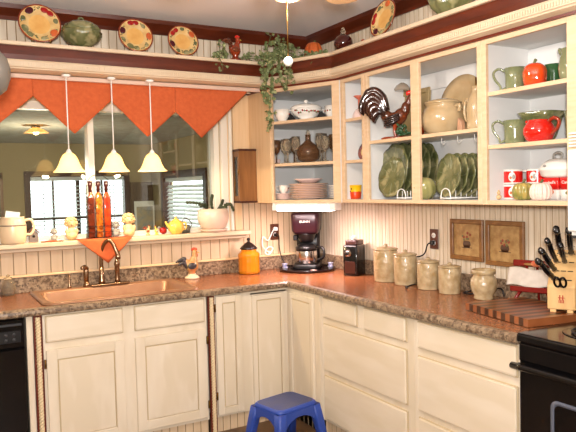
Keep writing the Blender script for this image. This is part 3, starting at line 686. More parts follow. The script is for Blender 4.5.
# green bowl at the far right of the ledge
t = thing('leaf_bowl', 'green leafy bowl on the right ledge cut by the top edge', 'bowl', (-.29, -1.80, LZ))
b = MB(); b.lathe([(.04, 0), (.06, .01), (.1, .05), (.115, .09), (.11, .09), (.09, .05), (.0, .014)], mod=lambda a, z: 1+.06*math.sin(8*a), seg=64); b.obj('bowl', green_l, t)
b = MB(); b.lathe([(.106, .088), (.09, .12), (.05, .14), (0, .145)], mod=lambda a, z: 1+.05*math.sin(8*a), seg=64); b.obj('lid', yellow_c, t)

# ---------------- ivy
def ivy(name, label, loc, paths, dens, seed, size=.022):
    t = thing(name, label, 'plant', loc)
    rnd = random.Random(seed); s = MB(); lf = MB()
    for p in paths:
        s.tube(p, .0022, 5)
        P = [Vector(q) for q in p]
        for i in range(len(P)-1):
            d = P[i+1]-P[i]; n = max(2, int(d.length*dens))
            for k in range(n):
                c = P[i]+d*(k+rnd.random())/n+Vector((rnd.gauss(0, .016), rnd.gauss(0, .016), rnd.gauss(0, .016)))
                z = size*(.6+.7*rnd.random()); Rm = (Matrix.Rotation(rnd.uniform(-1, 1), 3, 'X') @ Matrix.Rotation(rnd.uniform(-1, 1), 3, 'Y') @ Matrix.Rotation(rnd.uniform(0, 6.28), 3, 'Y'))
                out = [(0, -.9), (.45, -.7), (.9, -.25), (.5, .05), (.55, .55), (.2, .45), (0, 1.1), (-.2, .45), (-.55, .55), (-.5, .05), (-.9, -.25), (-.45, -.7)]
                cv = lf.b.verts.new(c+Rm @ Vector((0, .16*z, 0)))
                vs = [lf.b.verts.new(c+Rm @ Vector((x*z*.8, -.1*z*abs(x), y*z*.8))) for x, y in out]
                for a in range(12): f = lf.b.faces.new((cv, vs[a], vs[(a+1) % 12])); f.smooth = True
    s.obj('stems', stem_m, t); lf.obj('leaves', leaf_m, t)
    return t
ivy('ivy_plant', 'trailing ivy spilling over the ledge corner and down the cabinet', (-.58, -.42, LZ),
    [[(0, 0, .0), (.05, .0, .09), (.1, 0, .15)], [(0, 0, 0), (-.04, 0, .08), (-.02, -.02, .17)], [(.08, 0, 0), (.14, 0, .1), (.2, .02, .12)], [(0, .02, .02), (.06, .03, .12), (.05, .02, .19)], [(.06, .0, .03), (.13, .02, .07), (.16, .05, .13)],
     [(0, 0, .01), (-.1, .05, .035), (-.2, .06, .03)], [(.1, 0, .01), (.2, -.12, .03), (.24, -.3, .03)],
     [(-.04, 0, .03), (-.1, -.06, .03), (-.12, -.085, -.08), (-.11, -.08, -.2)], [(-.04, 0, .03), (-.05, -.09, .01), (-.06, -.09, -.14), (-.075, -.08, -.33), (-.08, -.08, -.47)],
     [(0, 0, .03), (.02, -.13, .02), (.03, -.15, -.1), (.02, -.13, -.22)], [(0, 0, .03), (-.02, -.11, .02), (-.03, -.12, -.07), (-.0, -.11, -.17)], [(.1, 0, .02), (.15, -.22, .02), (.16, -.27, -.06)],
     [(-.04, 0, .03), (-.08, -.09, .0), (-.1, -.09, -.1), (-.1, -.08, -.3)]], 120, 3)
ivy('ivy_plant', 'short sprig of ivy around the small red rooster on the ledge', (-.90, -.345, LZ),
    [[(0, 0, .0), (-.04, -.02, .06), (-.06, -.04, .10)], [(0, 0, 0), (-.08, -.03, .03), (-.1, -.08, .03), (-.09, -.15, -.05), (-.085, -.15, -.1)], [(.02, .03, 0), (.12, .01, .02), (.2, -.03, .02)], [(0, 0, 0), (-.05, -.08, .06), (-.03, -.1, .03)]], 90, 5, .018)

# ---------------- ceiling fan
t = thing('ceiling_fan', 'ceiling fan with lit glass shades, cut by the top edge', 'ceiling fan', (-1.43, -2.1, CZ))
b = MB(); b.lathe([(.0, 0), (.07, 0), (.065, -.03), (.03, -.06), (.013, -.065)]); b.lathe([(.013, -.05), (.013, -.16)]); b.obj('downrod', brass, t)
b = MB(); b.lathe([(.013, -.14), (.06, -.155), (.11, -.18), (.115, -.24), (.09, -.275), (.05, -.29), (.045, -.31), (.0, -.31)]); mo = b.obj('motor', brass, t)
for k in range(4):
    a = R(33+90*k); M_ = Matrix.Rotation(a, 4, 'Z')
    b = MB(); pts = [(.14, -.05), (.2, -.065), (.57, -.07), (.61, -.05), (.625, 0), (.61, .05), (.57, .07), (.2, .065), (.14, .05)]
    b.prism(pts, -.264, -.258, M=M_); b.box(.08, .19, -.02, .02, -.262, -.255, rot=M_); b.obj('blade', mat('honey_blade', (206,160,110), .4), t)
for k in range(3):
    a = R(180+120*k); c = Vector((math.cos(a)*.085, math.sin(a)*.085, -.30))
    T = Matrix.Translation(c) @ Matrix.Rotation(a, 4, 'Z') @ Matrix.Rotation(R(-28), 4, 'Y')
    b = MB(); b.lathe([(.016, 0), (.03, -.012), (.038, -.04), (.05, -.075), (.048, -.076), (.035, -.04), (.02, -.014), (.014, -.004)], M=T, seg=24); b.obj('lamp_shade', MT['fan_shade_glass'], t)
    b = MB(); b.ell(tuple(T @ Vector((0, 0, -.04))), .018); b.obj('bulb', bulb_m, t)
t2 = t
b = MB(); b.tube([(-.005, 0, -.31), (-.005, 0, -.625)], .0022, 6, sub=1); b.obj('pull_chain', brass, t)
b = MB(); b.ell((-.005, 0, -.635), .0185); b.obj('pull_ball', white_c, t)
FAN_LIGHTS = [(-1.43+.15*math.cos(R(180+120*k)), -2.1+.15*math.sin(R(180+120*k)), CZ-.40) for k in range(3)]
# grey hanging globe at the left edge
t = thing('hanging_globe', 'grey rounded glass lamp shade hanging close by at the left edge', 'lamp', (-2.42, -1.3, 2.02))
t.scale = (1.35, 1.35, 1.35)
b = MB(); b.lathe([(.0, -.07), (.03, -.066), (.055, -.045), (.067, -.01), (.068, .02), (.06, .05), (.04, .074), (.018, .084), (.0, .086)], seg=40); b.obj('lamp_shade', mat('frosted_grey_glass', (104,97,88), .5), t)
b = MB(); b.lathe([(.018, .083), (.018, .1), (.003, .11), (.003, .42), (.03, .43), (.03, .455), (.0, .458)]); b.obj('rod', steel, t)

# ================================================================== window sill things (sill top z 1.22)
SL = 1.2205
t = thing('pottery_pitcher', 'cream pottery pitcher with a dark band at the left end of the sill', 'pitcher', (-2.205, -.045, SL))
b = MB(); b.lathe([(0, 0), (.062, 0), (.07, .01), (.078, .05), (.078, .11), (.07, .145), (.066, .155), (.07, .163), (.066, .163), (.062, .15), (.06, .02), (0, .01)]); b.obj('body', mat('cream_pottery', (222,196,160), .3), t)
b = MB(); b.lathe([(.0805, .11), (.0805, .115)], seg=36); b.obj('band', mat('blue_grey_band', (92,80,76), .4), t, solid=.001)
b = MB(); handle(b, (.07, 0, .14), (.07, 0, .055), (.045, 0, 0), .009); b.obj('handle', mat('cream_pottery', (0,0,0)), t)
t = thing('folded_napkins', 'pale folded napkins standing in the cream pitcher', 'napkins', (-2.205, -.045, SL+.11))
b = MB(); b.box(-.05, .03, -.01, .0, 0, .085, rot=Matrix.Rotation(R(10), 4, 'Y')); b.box(-.02, .05, .01, .02, 0, .075, rot=Matrix.Rotation(R(-8), 4, 'Y')); b.obj('napkin', mat('pale_blue_napkin', (200,206,208), .8), t)
# birdhouse
t = thing('birdhouse', 'tiny birdhouse with a brown roof on the sill beside the pitcher', 'birdhouse', (-2.08, .02, SL))
b = MB(); b.box(-.026, .026, -.02, .02, 0, .055, 0); b.prism([(-.026, .055), (.026, .055), (0, .08)], -.02, .02, 'y'); b.obj('house', mat('blue_grey_wood', (118,104,98), .6), t)
b = MB()
for q in (-1, 1): b.box(-.002, .045, -.028, .028, -.003, .003, rot=Matrix.Translation((0, 0, .088)) @ Matrix.Rotation(R(90-90+(42)) if q > 0 else R(180-42), 4, 'Y'))
b.obj('roof', mat('brown_roof', (120,66,44), .5), t)
b = MB(); b.lathe([(0, 0), (.008, 0), (.008, .003), (0, .003)], M=Matrix.Translation((0, -.0195, .035)) @ Matrix.Rotation(PI/2, 4, 'X'), seg=12); b.obj('entrance', black, t)
def figure(name, label, loc, s, body, hair, face=bisque, rz=0, arms=True, base=True):
    t = thing(name, label, 'figurine', loc, rz)
    blob('body', [((0, 0, .022*s), (.03*s, .024*s, .024*s)), ((0, 0, .045*s), (.022*s, .018*s, .028*s)), ((-.026*s, -.006*s, .045*s), (.009*s, .01*s, .018*s)), ((.026*s, -.006*s, .045*s), (.009*s, .01*s, .018*s)), ((0, 0, .088*s), (.026*s, .022*s, .026*s)), ((0, -.022*s, .084*s), (.004*s, .004*s, .005*s))], body, t, vox=.0022*s)
    b = MB(); rnd = random.Random(3)
    for k in range(46):
        a = k*2.399; h = -.5+1.5*k/46
        q = math.sqrt(max(0, 1-h*h)); x, y, z = q*math.cos(a), q*math.sin(a), h
        if y < -.35 and z < .55: continue
        b.ell((x*.028*s, .004*s+y*.024*s, .09*s+z*.028*s), .0085*s, 0, None, 8, 6)
    b.obj('hair', hair, t)
    b = MB()
    for q in (-1, 1): b.ell((q*.009*s, -.0215*s, .092*s), .0022*s, 0, None, 8, 6)
    b.tube([(-.006*s, -.0205*s, .078*s), (0, -.022*s, .076*s), (.006*s, -.0205*s, .078*s)], .0012*s, 5); b.obj('face', mat('figurine_brown', (90,60,40), .5), t)
    return t
figure('small_figurine', 'tiny grey figurine on the sill between birdhouse and curly-haired figure', (-1.96, .0, SL), .62, greyfig, greyfig)
figure('angel_figurine', 'cream curly-haired angel figurine on the sill left of the bottles', (-1.855, -.01, SL), 1.2, bisque, bisque)
figure('girl_figurine', 'round-faced cream figurine with thick hair on the sill right of bottles', (-1.49, -.03, SL), 1.28, bisque, bisque)
figure('small_figurine', 'small grey figurine half hidden behind the round-faced cream figurine', (-1.565, .02, SL), .85, greyfig, greyfig)
# bottle caddy
cx = -1.682
t = thing('bottle_caddy', 'black wire caddy with arched handle holding three oil bottles', 'bottle holder', (cx, -.03, SL))
b = MB(); W = .078
for z in (.004, .045, .08):
    b.tube([(-W, -.03, z), (W, -.03, z), (W, .03, z), (-W, .03, z)], .0022, 6, sub=1, closed=True)
for x in (-W, -.026, .026, W):
    for y in (-.03, .03): b.tube([(x, y, .0), (x, y, .082)], .002, 6, sub=1)
for k in range(9): x = -W+2*W*k/8; b.tube([(x, -.03, .005), (x, .03, .005)], .0018, 5, sub=1)
b.tube([(-W, 0, .0), (-W, 0, .2), (-W*.96, 0, .34), (-W*.7, 0, .39), (0, 0, .415), (W*.7, 0, .39), (W*.96, 0, .34), (W, 0, .2), (W, 0, 0)], .0025, 6)
b.obj('wire_frame', black_m, t)
for x, m, lb in ((-.051, oil_r, 'dark red'), (0, oil_o, 'speckled orange'), (.051, oil_m, 'red-orange')):
    t = thing('oil_bottle', {'dark red': 'tall square bottle with dark red contents, left in the wire caddy', 'speckled orange': 'tall square bottle of speckled orange spices, middle of the wire caddy', 'red-orange': 'tall bottle with orange-over-red contents, right in the wire caddy'}[lb], 'bottle', (cx+x, -.03, SL+.0075), 0, 'oil bottles in the wire caddy')
    b = MB(); b.rloops([(0,0,.019,.019,.006,0), (0,0,.021,.021,.006,.006), (0,0,.021,.021,.006,.25), (0,0,.017,.017,.008,.275), (0,0,.009,.009,.008,.295), (0,0,.009,.009,.008,.33)]); b.obj('body', m, t)
    b = MB(); b.lathe([(.0115, .292), (.012, .33), (.0145, .335), (.0145, .362), (.011, .366), (0, .366)], seg=16); b.obj('stopper', mat('dark_wax', (56,20,16), .3), t)
# orange cloth over the sill
t = thing('cloth_runner', 'orange cloth with a pointed end hanging over the window sill', 'cloth', (0, 0, 0))
b = MB()
b.sheet(lambda u, v: (-1.835+.34*u, -.108+.02*0+.20*v*.55, 1.2225), 4, 4)
def drp(u, v):
    x = -1.835+.34*u; zb = 1.06 if 0 else (1.219-(1-abs(u-.53)/(.53 if u < .53 else .47))*.155)
    return (x, -.109-.006*v+.004*math.sin(u*14)*v, 1.2225+(zb-1.2225)*v)
b.sheet(drp, 30, 6); b.obj('cloth', orange, t, solid=.002)
b = MB()
b.sheet(lambda u, v: (-2.05+.13*u, -.10+.06*v, 1.2235+.003*math.sin(u*9+v*4)), 10, 4); tag(b.obj('cloth_strip', orange, None, solid=.002), 'narrow orange cloth strip lying on the sill under the small figurines', 'cloth')
# chick / squirrel figurines right of girl
small_rooster('bird_figurine', 'small yellow and brown bird figurine on the sill left of yellow teapot', (-1.345, .02, SL), 0, .36, bisque, rust, bisque, comb=rust)
small_rooster('bird_figurine', 'second small speckled bird figurine on the sill, nearest the red flower', (-1.285, .02, SL), PI, .34, yellow_c, greyfig, bisque, comb=rust)
t = thing('apple_ornament', 'small red apple ornament on the sill behind the yellow teapot', 'ornament', (-1.235, .03, SL))
b = MB(); b.lathe([(0, .004), (.012, 0), (.022, .008), (.027, .024), (.024, .04), (.012, .047), (0, .042)]); b.obj('fruit', berry, t)
b = MB(); b.tube([(0, 0, .042), (.003, 0, .056)], .0018, 6, sub=1); b.obj('stem', stem_m, t)
# yellow sugar pot
t = thing('teapot', 'yellow ribbed teapot on the sill left of the plant pot', 'teapot', (-1.165, -.04, SL))
md = lambda a, z: 1-.05*abs(math.cos(4*a))**2
b = MB(); b.lathe([(.03, 0), (.036, .006), (.052, .025), (.056, .05), (.05, .075), (.034, .09), (.024, .094)], mod=md, seg=64); b.obj('body', yellow_c, t)
b = MB(); b.lathe([(.026, .092), (.022, .1), (.008, .106), (.006, .112), (.009, .118), (.0, .123)]); b.obj('lid', yellow_c, t)
b = MB(); handle(b, (.05, 0, .075), (.05, 0, .03), (.022, 0, 0), .0055); b.obj('handle', yellow_c, t)
b = MB(); b.tube([(-.05, 0, .05), (-.066, 0, .07), (-.074, 0, .09)], [.011, .008, .007], 8); b.obj('spout', yellow_c, t)
# grey watering can ornament
t = thing('metal_watering_can', 'small grey metal watering can on the sill behind the yellow teapot', 'watering can', (-1.07, .035, SL))
b = MB(); b.lathe([(0, 0), (.034, 0), (.034, .05), (.028, .056), (.028, .052), (.0, .05)], seg=20); b.obj('body', mat('zinc', (136,136,130), .35, .8), t)
b = MB(); b.tube([(-.034, 0, .02), (-.06, 0, .055), (-.07, 0, .075)], [.007, .005, .007], 8); b.obj('spout', mat('zinc', (0,0,0)), t)
b = MB(); b.tube([(-.03, 0, .055), (-.01, 0, .1), (.02, 0, .095), (.05, 0, .06), (.036, 0, .03)], .004, 8); b.obj('handle', mat('zinc', (0,0,0)), t)
# plant pot
t = thing('potted_cactus', 'round pale pot of trailing dark cactus on a saucer at sill right', 'potted plant', (-.885, -.035, SL))
t.scale = (1.06, 1.06, 1.2)
b = MB(); b.lathe([(.0, 0), (.075, 0), (.085, .006), (.098, .016), (.094, .018), (.07, .012), (0, .011)]); b.obj('saucer', mat('pale_pink_pot', (216,192,172), .35), t)
b = MB(); b.lathe([(0, .012), (.06, .012), (.085, .03), (.102, .065), (.106, .095), (.102, .12), (.092, .137), (.088, .137), (.088, .12), (0, .115)], seg=60, mod=lambda a, z: 1+.012*math.sin(14*a+z*60)); b.obj('pot', mat('pale_pink_pot', (0,0,0)), t)
b = MB(); b.lathe([(0, .124), (.089, .122)]); b.obj('soil', mat('dark_soil', (52,38,26), .9), t)
b = MB(); rnd = random.Random(4)
for p in ([(-.03, 0, .12), (-.07, -.01, .16), (-.13, -.01, .175), (-.19, 0, .178)], [(-.04, 0, .12), (-.06, -.02, .165), (-.1, -.02, .155)], [(0, 0, .12), (-.01, 0, .17), (-.005, 0, .2), (0, 0, .215)], [(.03, 0, .12), (.06, -.01, .16), (.075, 0, .185)], [(.05, 0, .12), (.09, -.02, .16), (.12, -.03, .16), (.135, -.04, .12)], [(.02, 0, .12), (.05, -.03, .145), (.08, -.05, .14)]):
    P = [Vector(q) for q in p]
    b.tube(P, .004, 6)
    for i in range(len(P)-1):
        for k in range(3):
            c = P[i].lerp(P[i+1], (k+.5)/3); b.ell(c, (.012, .005, .010), 0, Matrix.Rotation(rnd.uniform(-1, 1), 3, 'Y'), 8, 6)
b.obj('stems', cactus_m, t)

# ================================================================== counter things
CT = .9105
t = thing('glass_jar', 'clear glass jar on the counter at the far left edge', 'jar', (-2.245, -.0-.06, CT))
b = MB(); b.lathe([(0, .002), (.035, 0), (.042, .008), (.042, .06), (.034, .078), (.022, .09), (.022, .1), (.02, .1), (.02, .088), (.031, .076), (.038, .058), (.038, .01), (0, .006)]); b.obj('body', drink, t)
b = MB(); b.lathe([(.024, .1), (.024, .108), (.008, .112), (.011, .122), (0, .128)]); b.obj('lid', drink, t)
small_rooster('rooster_figurine', 'painted rooster figurine on the counter right of the sink', (-1.08, -.095, CT), 0, 1.15, mat('rooster_tan', (196,120,70), .3, c2=(170,150,100), scale=20), mat('slate_glaze', (62,58,60), .3), bisque, comb=mat('dull_red', (190,74,48), .3), base=mat('cream_base', (224,202,170), .3))
for o_ in COL.objects[-9:]:
    if o_.name.startswith('tail'): o_.location = (.002, 0, -.032)
# amber jar
t = thing('amber_jar', 'ribbed amber glass jar with a black domed lid on the counter', 'jar', (-.655, -.125, CT))
t.scale = (1.13, 1.13, 1.06)
md = lambda a, z: 1+.012*math.sin(16*a)
b = MB(); b.lathe([(0, .002), (.06, 0), (.067, .006), (.069, .02), (.067, .03), (.067, .11), (.07, .125), (.066, .138), (.055, .15), (.05, .152), (.05, .17), (.049, .171), (0, .171)], mod=md, seg=80); b.obj('body', amberg, t)
b = MB(); b.lathe([(.052, .166), (.056, .17), (.05, .18), (.034, .196), (.026, .205), (.014, .212), (.008, .216), (.007, .224), (.012, .232), (.008, .242), (0, .245)], mod=lambda a, z: 1+.02*math.sin(10*a), seg=60); b.obj('lid', mat('black_lid', (32,22,18), .3), t)
b = MB()
for k in range(26):
    a = k*2.4; b.ell((.038*math.cos(a), .038*math.sin(a), .022+.0036*k), (.022, .018, .014), 0, Matrix.Rotation(a, 3, 'X'), 10, 7)
b.obj('contents', mat('amber_candy', (250,176,64), .4, c2=(232,140,30), scale=40), t)
# outlets
def outlet(label, loc, rz, plug=None):
    t = thing('wall_outlet', label, 'outlet', loc, rz)
    b = MB(); b.box(-.037, .037, -.006, 0, -.06, .06, bev=.003); b.obj('cover_plate', mat('brown_plate', (84,46,30), .35), t)
    for z in (.022, -.022):
        b = MB(); b.lathe([(0, 0), (.016, 0), (.0155, .003), (0, .003)], M=Matrix.Translation((0, -.0055, z)) @ Matrix.Rotation(PI/2, 4, 'X'), seg=20); s_ = b.obj('socket', white_p, t)
        b = MB(); b.box(-.007, -.005, -.0095, -.0083, z-.005, z+.005); b.box(.005, .007, -.0095, -.0083, z-.005, z+.005); b.obj('slots', black, s_)
    return t
outlet('brown outlet plate with white plugs behind the coffee maker', (-.375, -.004, 1.19), 0)
outlet('brown outlet plate with a black plug above the canisters', (0-.004, -1.34, 1.19), -PI/2)
t = thing('power_cord', 'white cord looping from the left outlet down beside the amber jar', 'cord', (-.375, 0, 1.19))
b = MB(); b.tube([(-.004, -.03, .02), (-.03, -.035, .01), (-.07, -.03, -.06), (-.11, -.028, -.03), (-.115, -.028, -.1), (-.06, -.03, -.15), (-.03, -.03, -.12), (-.07, -.03, -.11), (-.1, -.034, -.15), (-.07, -.036, -.165), (-.04, -.033, -.14)], .0042, 8); b.obj('cord', white_p, t)
b = MB(); b.box(-.015, .015, -.035, -.009, .008, .036, bev=.005); b.obj('plug', white_p, t)
t = thing('power_cord', 'black cord plugged into the left outlet behind the coffee maker', 'cord', (-.375, 0, 1.19))
b = MB(); b.tube([(.0, -.03, -.02), (.02, -.035, -.03), (.025, -.03, -.12), (.04, -.04, -.2), (.06, -.10, -.268), (.075, -.145, -.262)], .0038, 8); b.obj('cord', black_m, t)
b = MB(); b.box(-.013, .013, -.035, -.009, -.034, -.01, bev=.004); b.obj('plug', black_m, t)
t = thing('power_cord', 'black cord drooping from the right outlet behind the canisters', 'cord', (0, -1.34, 1.19))
b = MB(); b.tube([(-.03, .0, -.02), (-.034, .03, -.035), (-.03, .06, -.09), (-.028, .12, -.115), (-.027, .20, -.12), (-.03, .22, -.2), (-.04, .20, -.272)], .0042, 8); b.obj('cord', black_m, t)
b = MB(); b.box(-.035, -.009, -.013, .013, -.034, -.008, bev=.004); b.obj('plug', black_m, t)
t = thing('power_cord', 'black cord lying on the counter around the front of the canisters', 'cord', (0, 0, CT))
b = MB(); b.tube([(-.19, -1.29, .006), (-.2, -1.315, .005), (-.23, -1.335, .006), (-.2, -1.345, .018), (-.16, -1.34, .02)], .0042, 8); b.obj('cord', black_m, t)
t = thing('power_cord', 'small coil of black cord on the counter beside the lidless jar', 'cord', (0, 0, CT))
b = MB(); b.tube([(-.07, -1.66, .006), (-.1, -1.68, .012), (-.07, -1.70, .02), (-.05, -1.675, .012), (-.1, -1.67, .006), (-.08, -1.72, .006), (-.04, -1.8, .03), (-.04, -1.88, .05), (-.04, -1.9, .01)], .0042, 8); b.obj('cord', black_m, t)
# tray and coffee maker
t = thing('serving_tray', 'round dark tray under the coffee maker', 'tray', (-.235, -.235, CT))
b = MB(); b.lathe([(0, .003), (.195, .001), (.2, .004), (.21, .020), (.206, .021), (.195, .008), (0, .008)], seg=48); b.obj('tray', mat('dark_tray', (34,24,24), .2), t)
t = thing('coffee_maker', 'dark plum and steel coffee maker on the round tray in the corner', 'coffee maker', (-.215, -.205, CT+.009), R(-38))
t.scale = (1.25, 1.2, 1.08)
K = 1.0
b = MB(); b.rloops([(0,.02,.075,.10,.03,0), (0,.02,.08,.105,.03,.008), (0,.02,.08,.105,.03,.03), (0,.02,.074,.1,.03,.036)]); b.obj('base', black_m, t)
b = MB(); b.rloops([(0,.095,.07,.03,.02,.03), (0,.095,.07,.03,.02,.3)]); b.obj('column', black_m, t)
b = MB(); b.rloops([(0,.02,.068,.085,.03,.24), (0,.02,.08,.1,.03,.262), (0,.02,.084,.104,.03,.37), (0,.02,.08,.1,.03,.382), (0,.02,.0,.0,.0,.384)], cap=(True, False)); hd = b.obj('head', mat('plum_plastic', (46,20,28), .3), t)
text('BUNN', .022, white_c, hd, Matrix.Translation((0, -.086, .325)) @ FA)
b = MB(); b.lathe([(.036, .182), (.045, .2), (.058, .238), (.058, .242), (0, .242)], c=(0, -.01, 0)); b.box(-.075, -.05, -.04, .0, .195, .232, bev=.004); b.obj('filter_basket', black_m, t)
b = MB(); b.lathe([(.06, .037), (.063, .042), (.062, .14), (.055, .152), (.03, .156)], c=(0, -.02, 0)); ca = b.obj('carafe', steel, t)
b = MB(); b.lathe([(.0635, .125), (.064, .15), (.05, .165), (.03, .172), (0, .174)], c=(0, -.02, 0)); b.obj('carafe_lid', black_m, ca)
b = MB(); b.tube([(.06, -.035, .15), (.10, -.06, .145), (.105, -.065, .09), (.07, -.045, .06)], .009, 8); b.obj('carafe_handle', black_m, ca)
def packet(label, loc, rz, m1):
    t = thing('creamer_cup', label, 'packet', loc, rz)
    b = MB(); b.lathe([(0, 0), (.014, 0), (.02, .022), (.022, .024), (0, .0245)], seg=16); b.lathe([(0, .025), (.014, .025), (.02, .047), (.022, .049), (0, .0495)], seg=16, c=(.004, .003, 0)); b.obj('cups', m1, t)
wb = mat('white_blue_packet', (214,214,226), .4, c2=(120,130,180), scale=60)
packet('small white and blue creamer cups on the tray right of the coffee maker', (-.11, -.36, CT+.009), 0, wb); packet('small white and blue creamer cups on the tray left of the coffee maker', (-.40, -.20, CT+.009), 1, wb)
t = thing('sweetener_packets', 'loose pastel sweetener packets in front of the coffee maker on the tray', 'packets', (-.26, -.37, CT+.0085), 0)
b = MB()
for i in range(4): b.box(-.02, .02, -.014, .014, i*.0022, i*.0022+.002, rot=Matrix.Rotation(i*.6, 4, 'Z'))
b.obj('packets', mat('pink_packet', (206,170,160), .6), t)
# grinder
t = thing('coffee_grinder', 'black upright coffee grinder with chrome dial on the counter', 'coffee grinder', (-.115, -.665, CT), R(-62))
b = MB(); b.rloops([(0,0,.052,.065,.012,0), (0,0,.054,.068,.012,.006), (0,0,.054,.068,.012,.2), (0,0,.05,.062,.012,.21)]); b.obj('body', black, t)
b = MB(); b.rloops([(0,.008,.045,.055,.012,.208), (0,.008,.046,.056,.012,.215), (0,.008,.046,.056,.012,.238), (0,.008,.04,.05,.012,.243)]); b.obj('hopper', mat('smoked_plastic', (60,36,34), .15), t)
b = MB(); b.lathe([(.025, 0), (.025, .008), (.019, .01), (.019, .014), (0, .015)], M=Matrix.Translation((-.012, -.068, .155)) @ Matrix.Rotation(PI/2, 4, 'X')); dl = b.obj('dial', steel, t)
b = MB(); b.lathe([(.014, .014), (.012, .02), (0, .021)], M=Matrix.Translation((-.012, -.068, .155)) @ Matrix.Rotation(PI/2, 4, 'X')); b.obj('knob', black_m, dl)
b = MB(); b.box(-.04, .04, -.0705, -.066, .015, .10, bev=.003); b.obj('grounds_drawer', mat('brown_smoke', (58,30,24), .15), t)
b = MB()
for k in range(3): b.ell((-.01+.012*k, .0, .252+.006*(k == 1)), (.013, .012, .016))
tag(b.obj('paper_tissue', white_c, None, loc=(-.115, -.665, CT)), 'crumpled white paper on top of the black coffee grinder', 'tissue')
# canisters
def canister(label, loc, rad, h, lid=True):
    t = thing('canister', label, 'canister', loc, 0, 'embossed stoneware canisters along the right counter')
    b = MB(); b.lathe([(0, 0), (rad*.93, 0), (rad*.97, .004), (rad*.95, .012), (rad, .02), (rad, h*.82), (rad*.96, h*.86), (rad*.9, h*.88), (0, h*.88)], seg=48, mod=lambda a, z: 1+.006*math.sin(9*a)*math.sin(z*70)); b.obj('body', canis, t)
    b = MB(); b.lathe([(rad*.95, h*.875), (rad*1.03, h*.89), (rad*1.03, h*.915), (rad*.8, h*.945), (rad*.3, h*.965), (rad*.16, h*.975), (rad*.2, h*1.01), (rad*.1, h*1.04), (0, h*1.045)], seg=40); b.obj('lid', canis, t)
    return t
canister('tallest lidded stoneware canister, leftmost beside the black grinder', (-.125, -1.02, CT), .077, .228)
canister('second tallest lidded stoneware canister, between tallest and outlet', (-.12, -1.205, CT), .070, .205)
canister('third lidded stoneware canister from the left, just below the right outlet', (-.125, -1.415, CT), .065, .178)
canister('shortest lidded stoneware canister, left of the open jar', (-.135, -1.6, CT), .062, .165)
t = thing('stoneware_jar', 'open bulbous stoneware jar without lid left of the cutting board', 'jar', (-.13, -1.845, CT))
b = MB(); b.lathe([(0, 0), (.048, 0), (.053, .008), (.048, .02), (.064, .045), (.07, .075), (.066, .105), (.053, .125), (.055, .132), (.063, .138), (.063, .155), (.057, .158), (.049, .15), (.047, .125), (.05, .1), (0, .02)], seg=44); b.obj('body', canis, t)
# frames
def frame(label, y0, y1, z0, z1, seed):
    t = thing('picture_frame', label, 'picture', (-.003, (y0+y1)/2, (z0+z1)/2), -PI/2, 'framed prints on the backsplash')
    w_, h_ = abs(y1-y0)/2, (z1-z0)/2; f_ = .026; b = MB()
    b.box(-w_, w_, -.018, 0, h_-f_, h_, bev=.003); b.box(-w_, w_, -.018, 0, -h_, -h_+f_, bev=.003); b.box(-w_, -w_+f_, -.0185, 0, -h_+f_-.002, h_-f_+.002, bev=.003); b.box(w_-f_, w_, -.0185, 0, -h_+f_-.002, h_-f_+.002, bev=.003); b.obj('frame', mat('bronze_brown_frame', (134,92,48), .35, c2=(112,72,36), scale=20), t)
    b = MB(); b.box(-w_+f_, w_-f_, -.008, -.002, -h_+f_, h_-f_); pr = b.obj('print', mat('tan_print', (172,138,88), .4, c2=(142,106,62), scale=30), t)
    b = MB(); rnd = random.Random(seed); b.lathe([(0, -.028), (.02, -.03), (.03, -.012), (.026, .004), (.018, .008), (.0, .008)], c=(0, -.0085, -.015), sy=.03)
    b.box(-.04, .04, -.0088, -.008, -.046, -.042); b.obj('painted_vase', mat('dark_print', (78,52,36), .5), pr)
    b = MB()
    for k in range(9): b.ell((rnd.gauss(0, .02), -.009, rnd.gauss(.015, .01)), (.008, .0008, .008), k % 2, None, 10, 6)
    b.obj('painted_flowers', [mat('dull_red_paint', (140,60,44), .5), mat('dull_green_paint', (108,104,64), .5)], pr)
frame('left framed still life with a dark vase, on the backsplash', -1.485, -1.735, 1.085, 1.318, 1); frame('right framed still life with red flowers, nearer the knife block', -1.755, -2.01, 1.075, 1.318, 5)
# cutting board
t = thing('cutting_board', 'striped walnut and cherry cutting board on the counter by the stove', 'cutting board', (-.30, -2.25, CT), R(-10.5))
b = MB(); n = 15; x0, x1, y0, y1 = -.165, .185, -.22, .22
for i in range(n):
    a0, a1 = y1-(y1-y0)*i/n, y1-(y1-y0)*(i+1)/n
    b.box(x0, x1, a1, a0, .003, .036, i % 2)
b.obj('board', [cherry, walnut], t)
for q in ((-.14, -.19), (-.14, .19), (.16, -.19), (.16, .19)): b = MB(); b.lathe([(0, 0), (.01, 0), (.01, .004), (0, .004)], c=(q[0], q[1], 0), seg=10); b.obj('foot', dkgrey, t)
BT = CT+.0365
# knife block
kb = thing('knife_block', 'pale beech knife block with knives on the striped board', 'knife block', (-.20, -2.385, BT), R(-62))
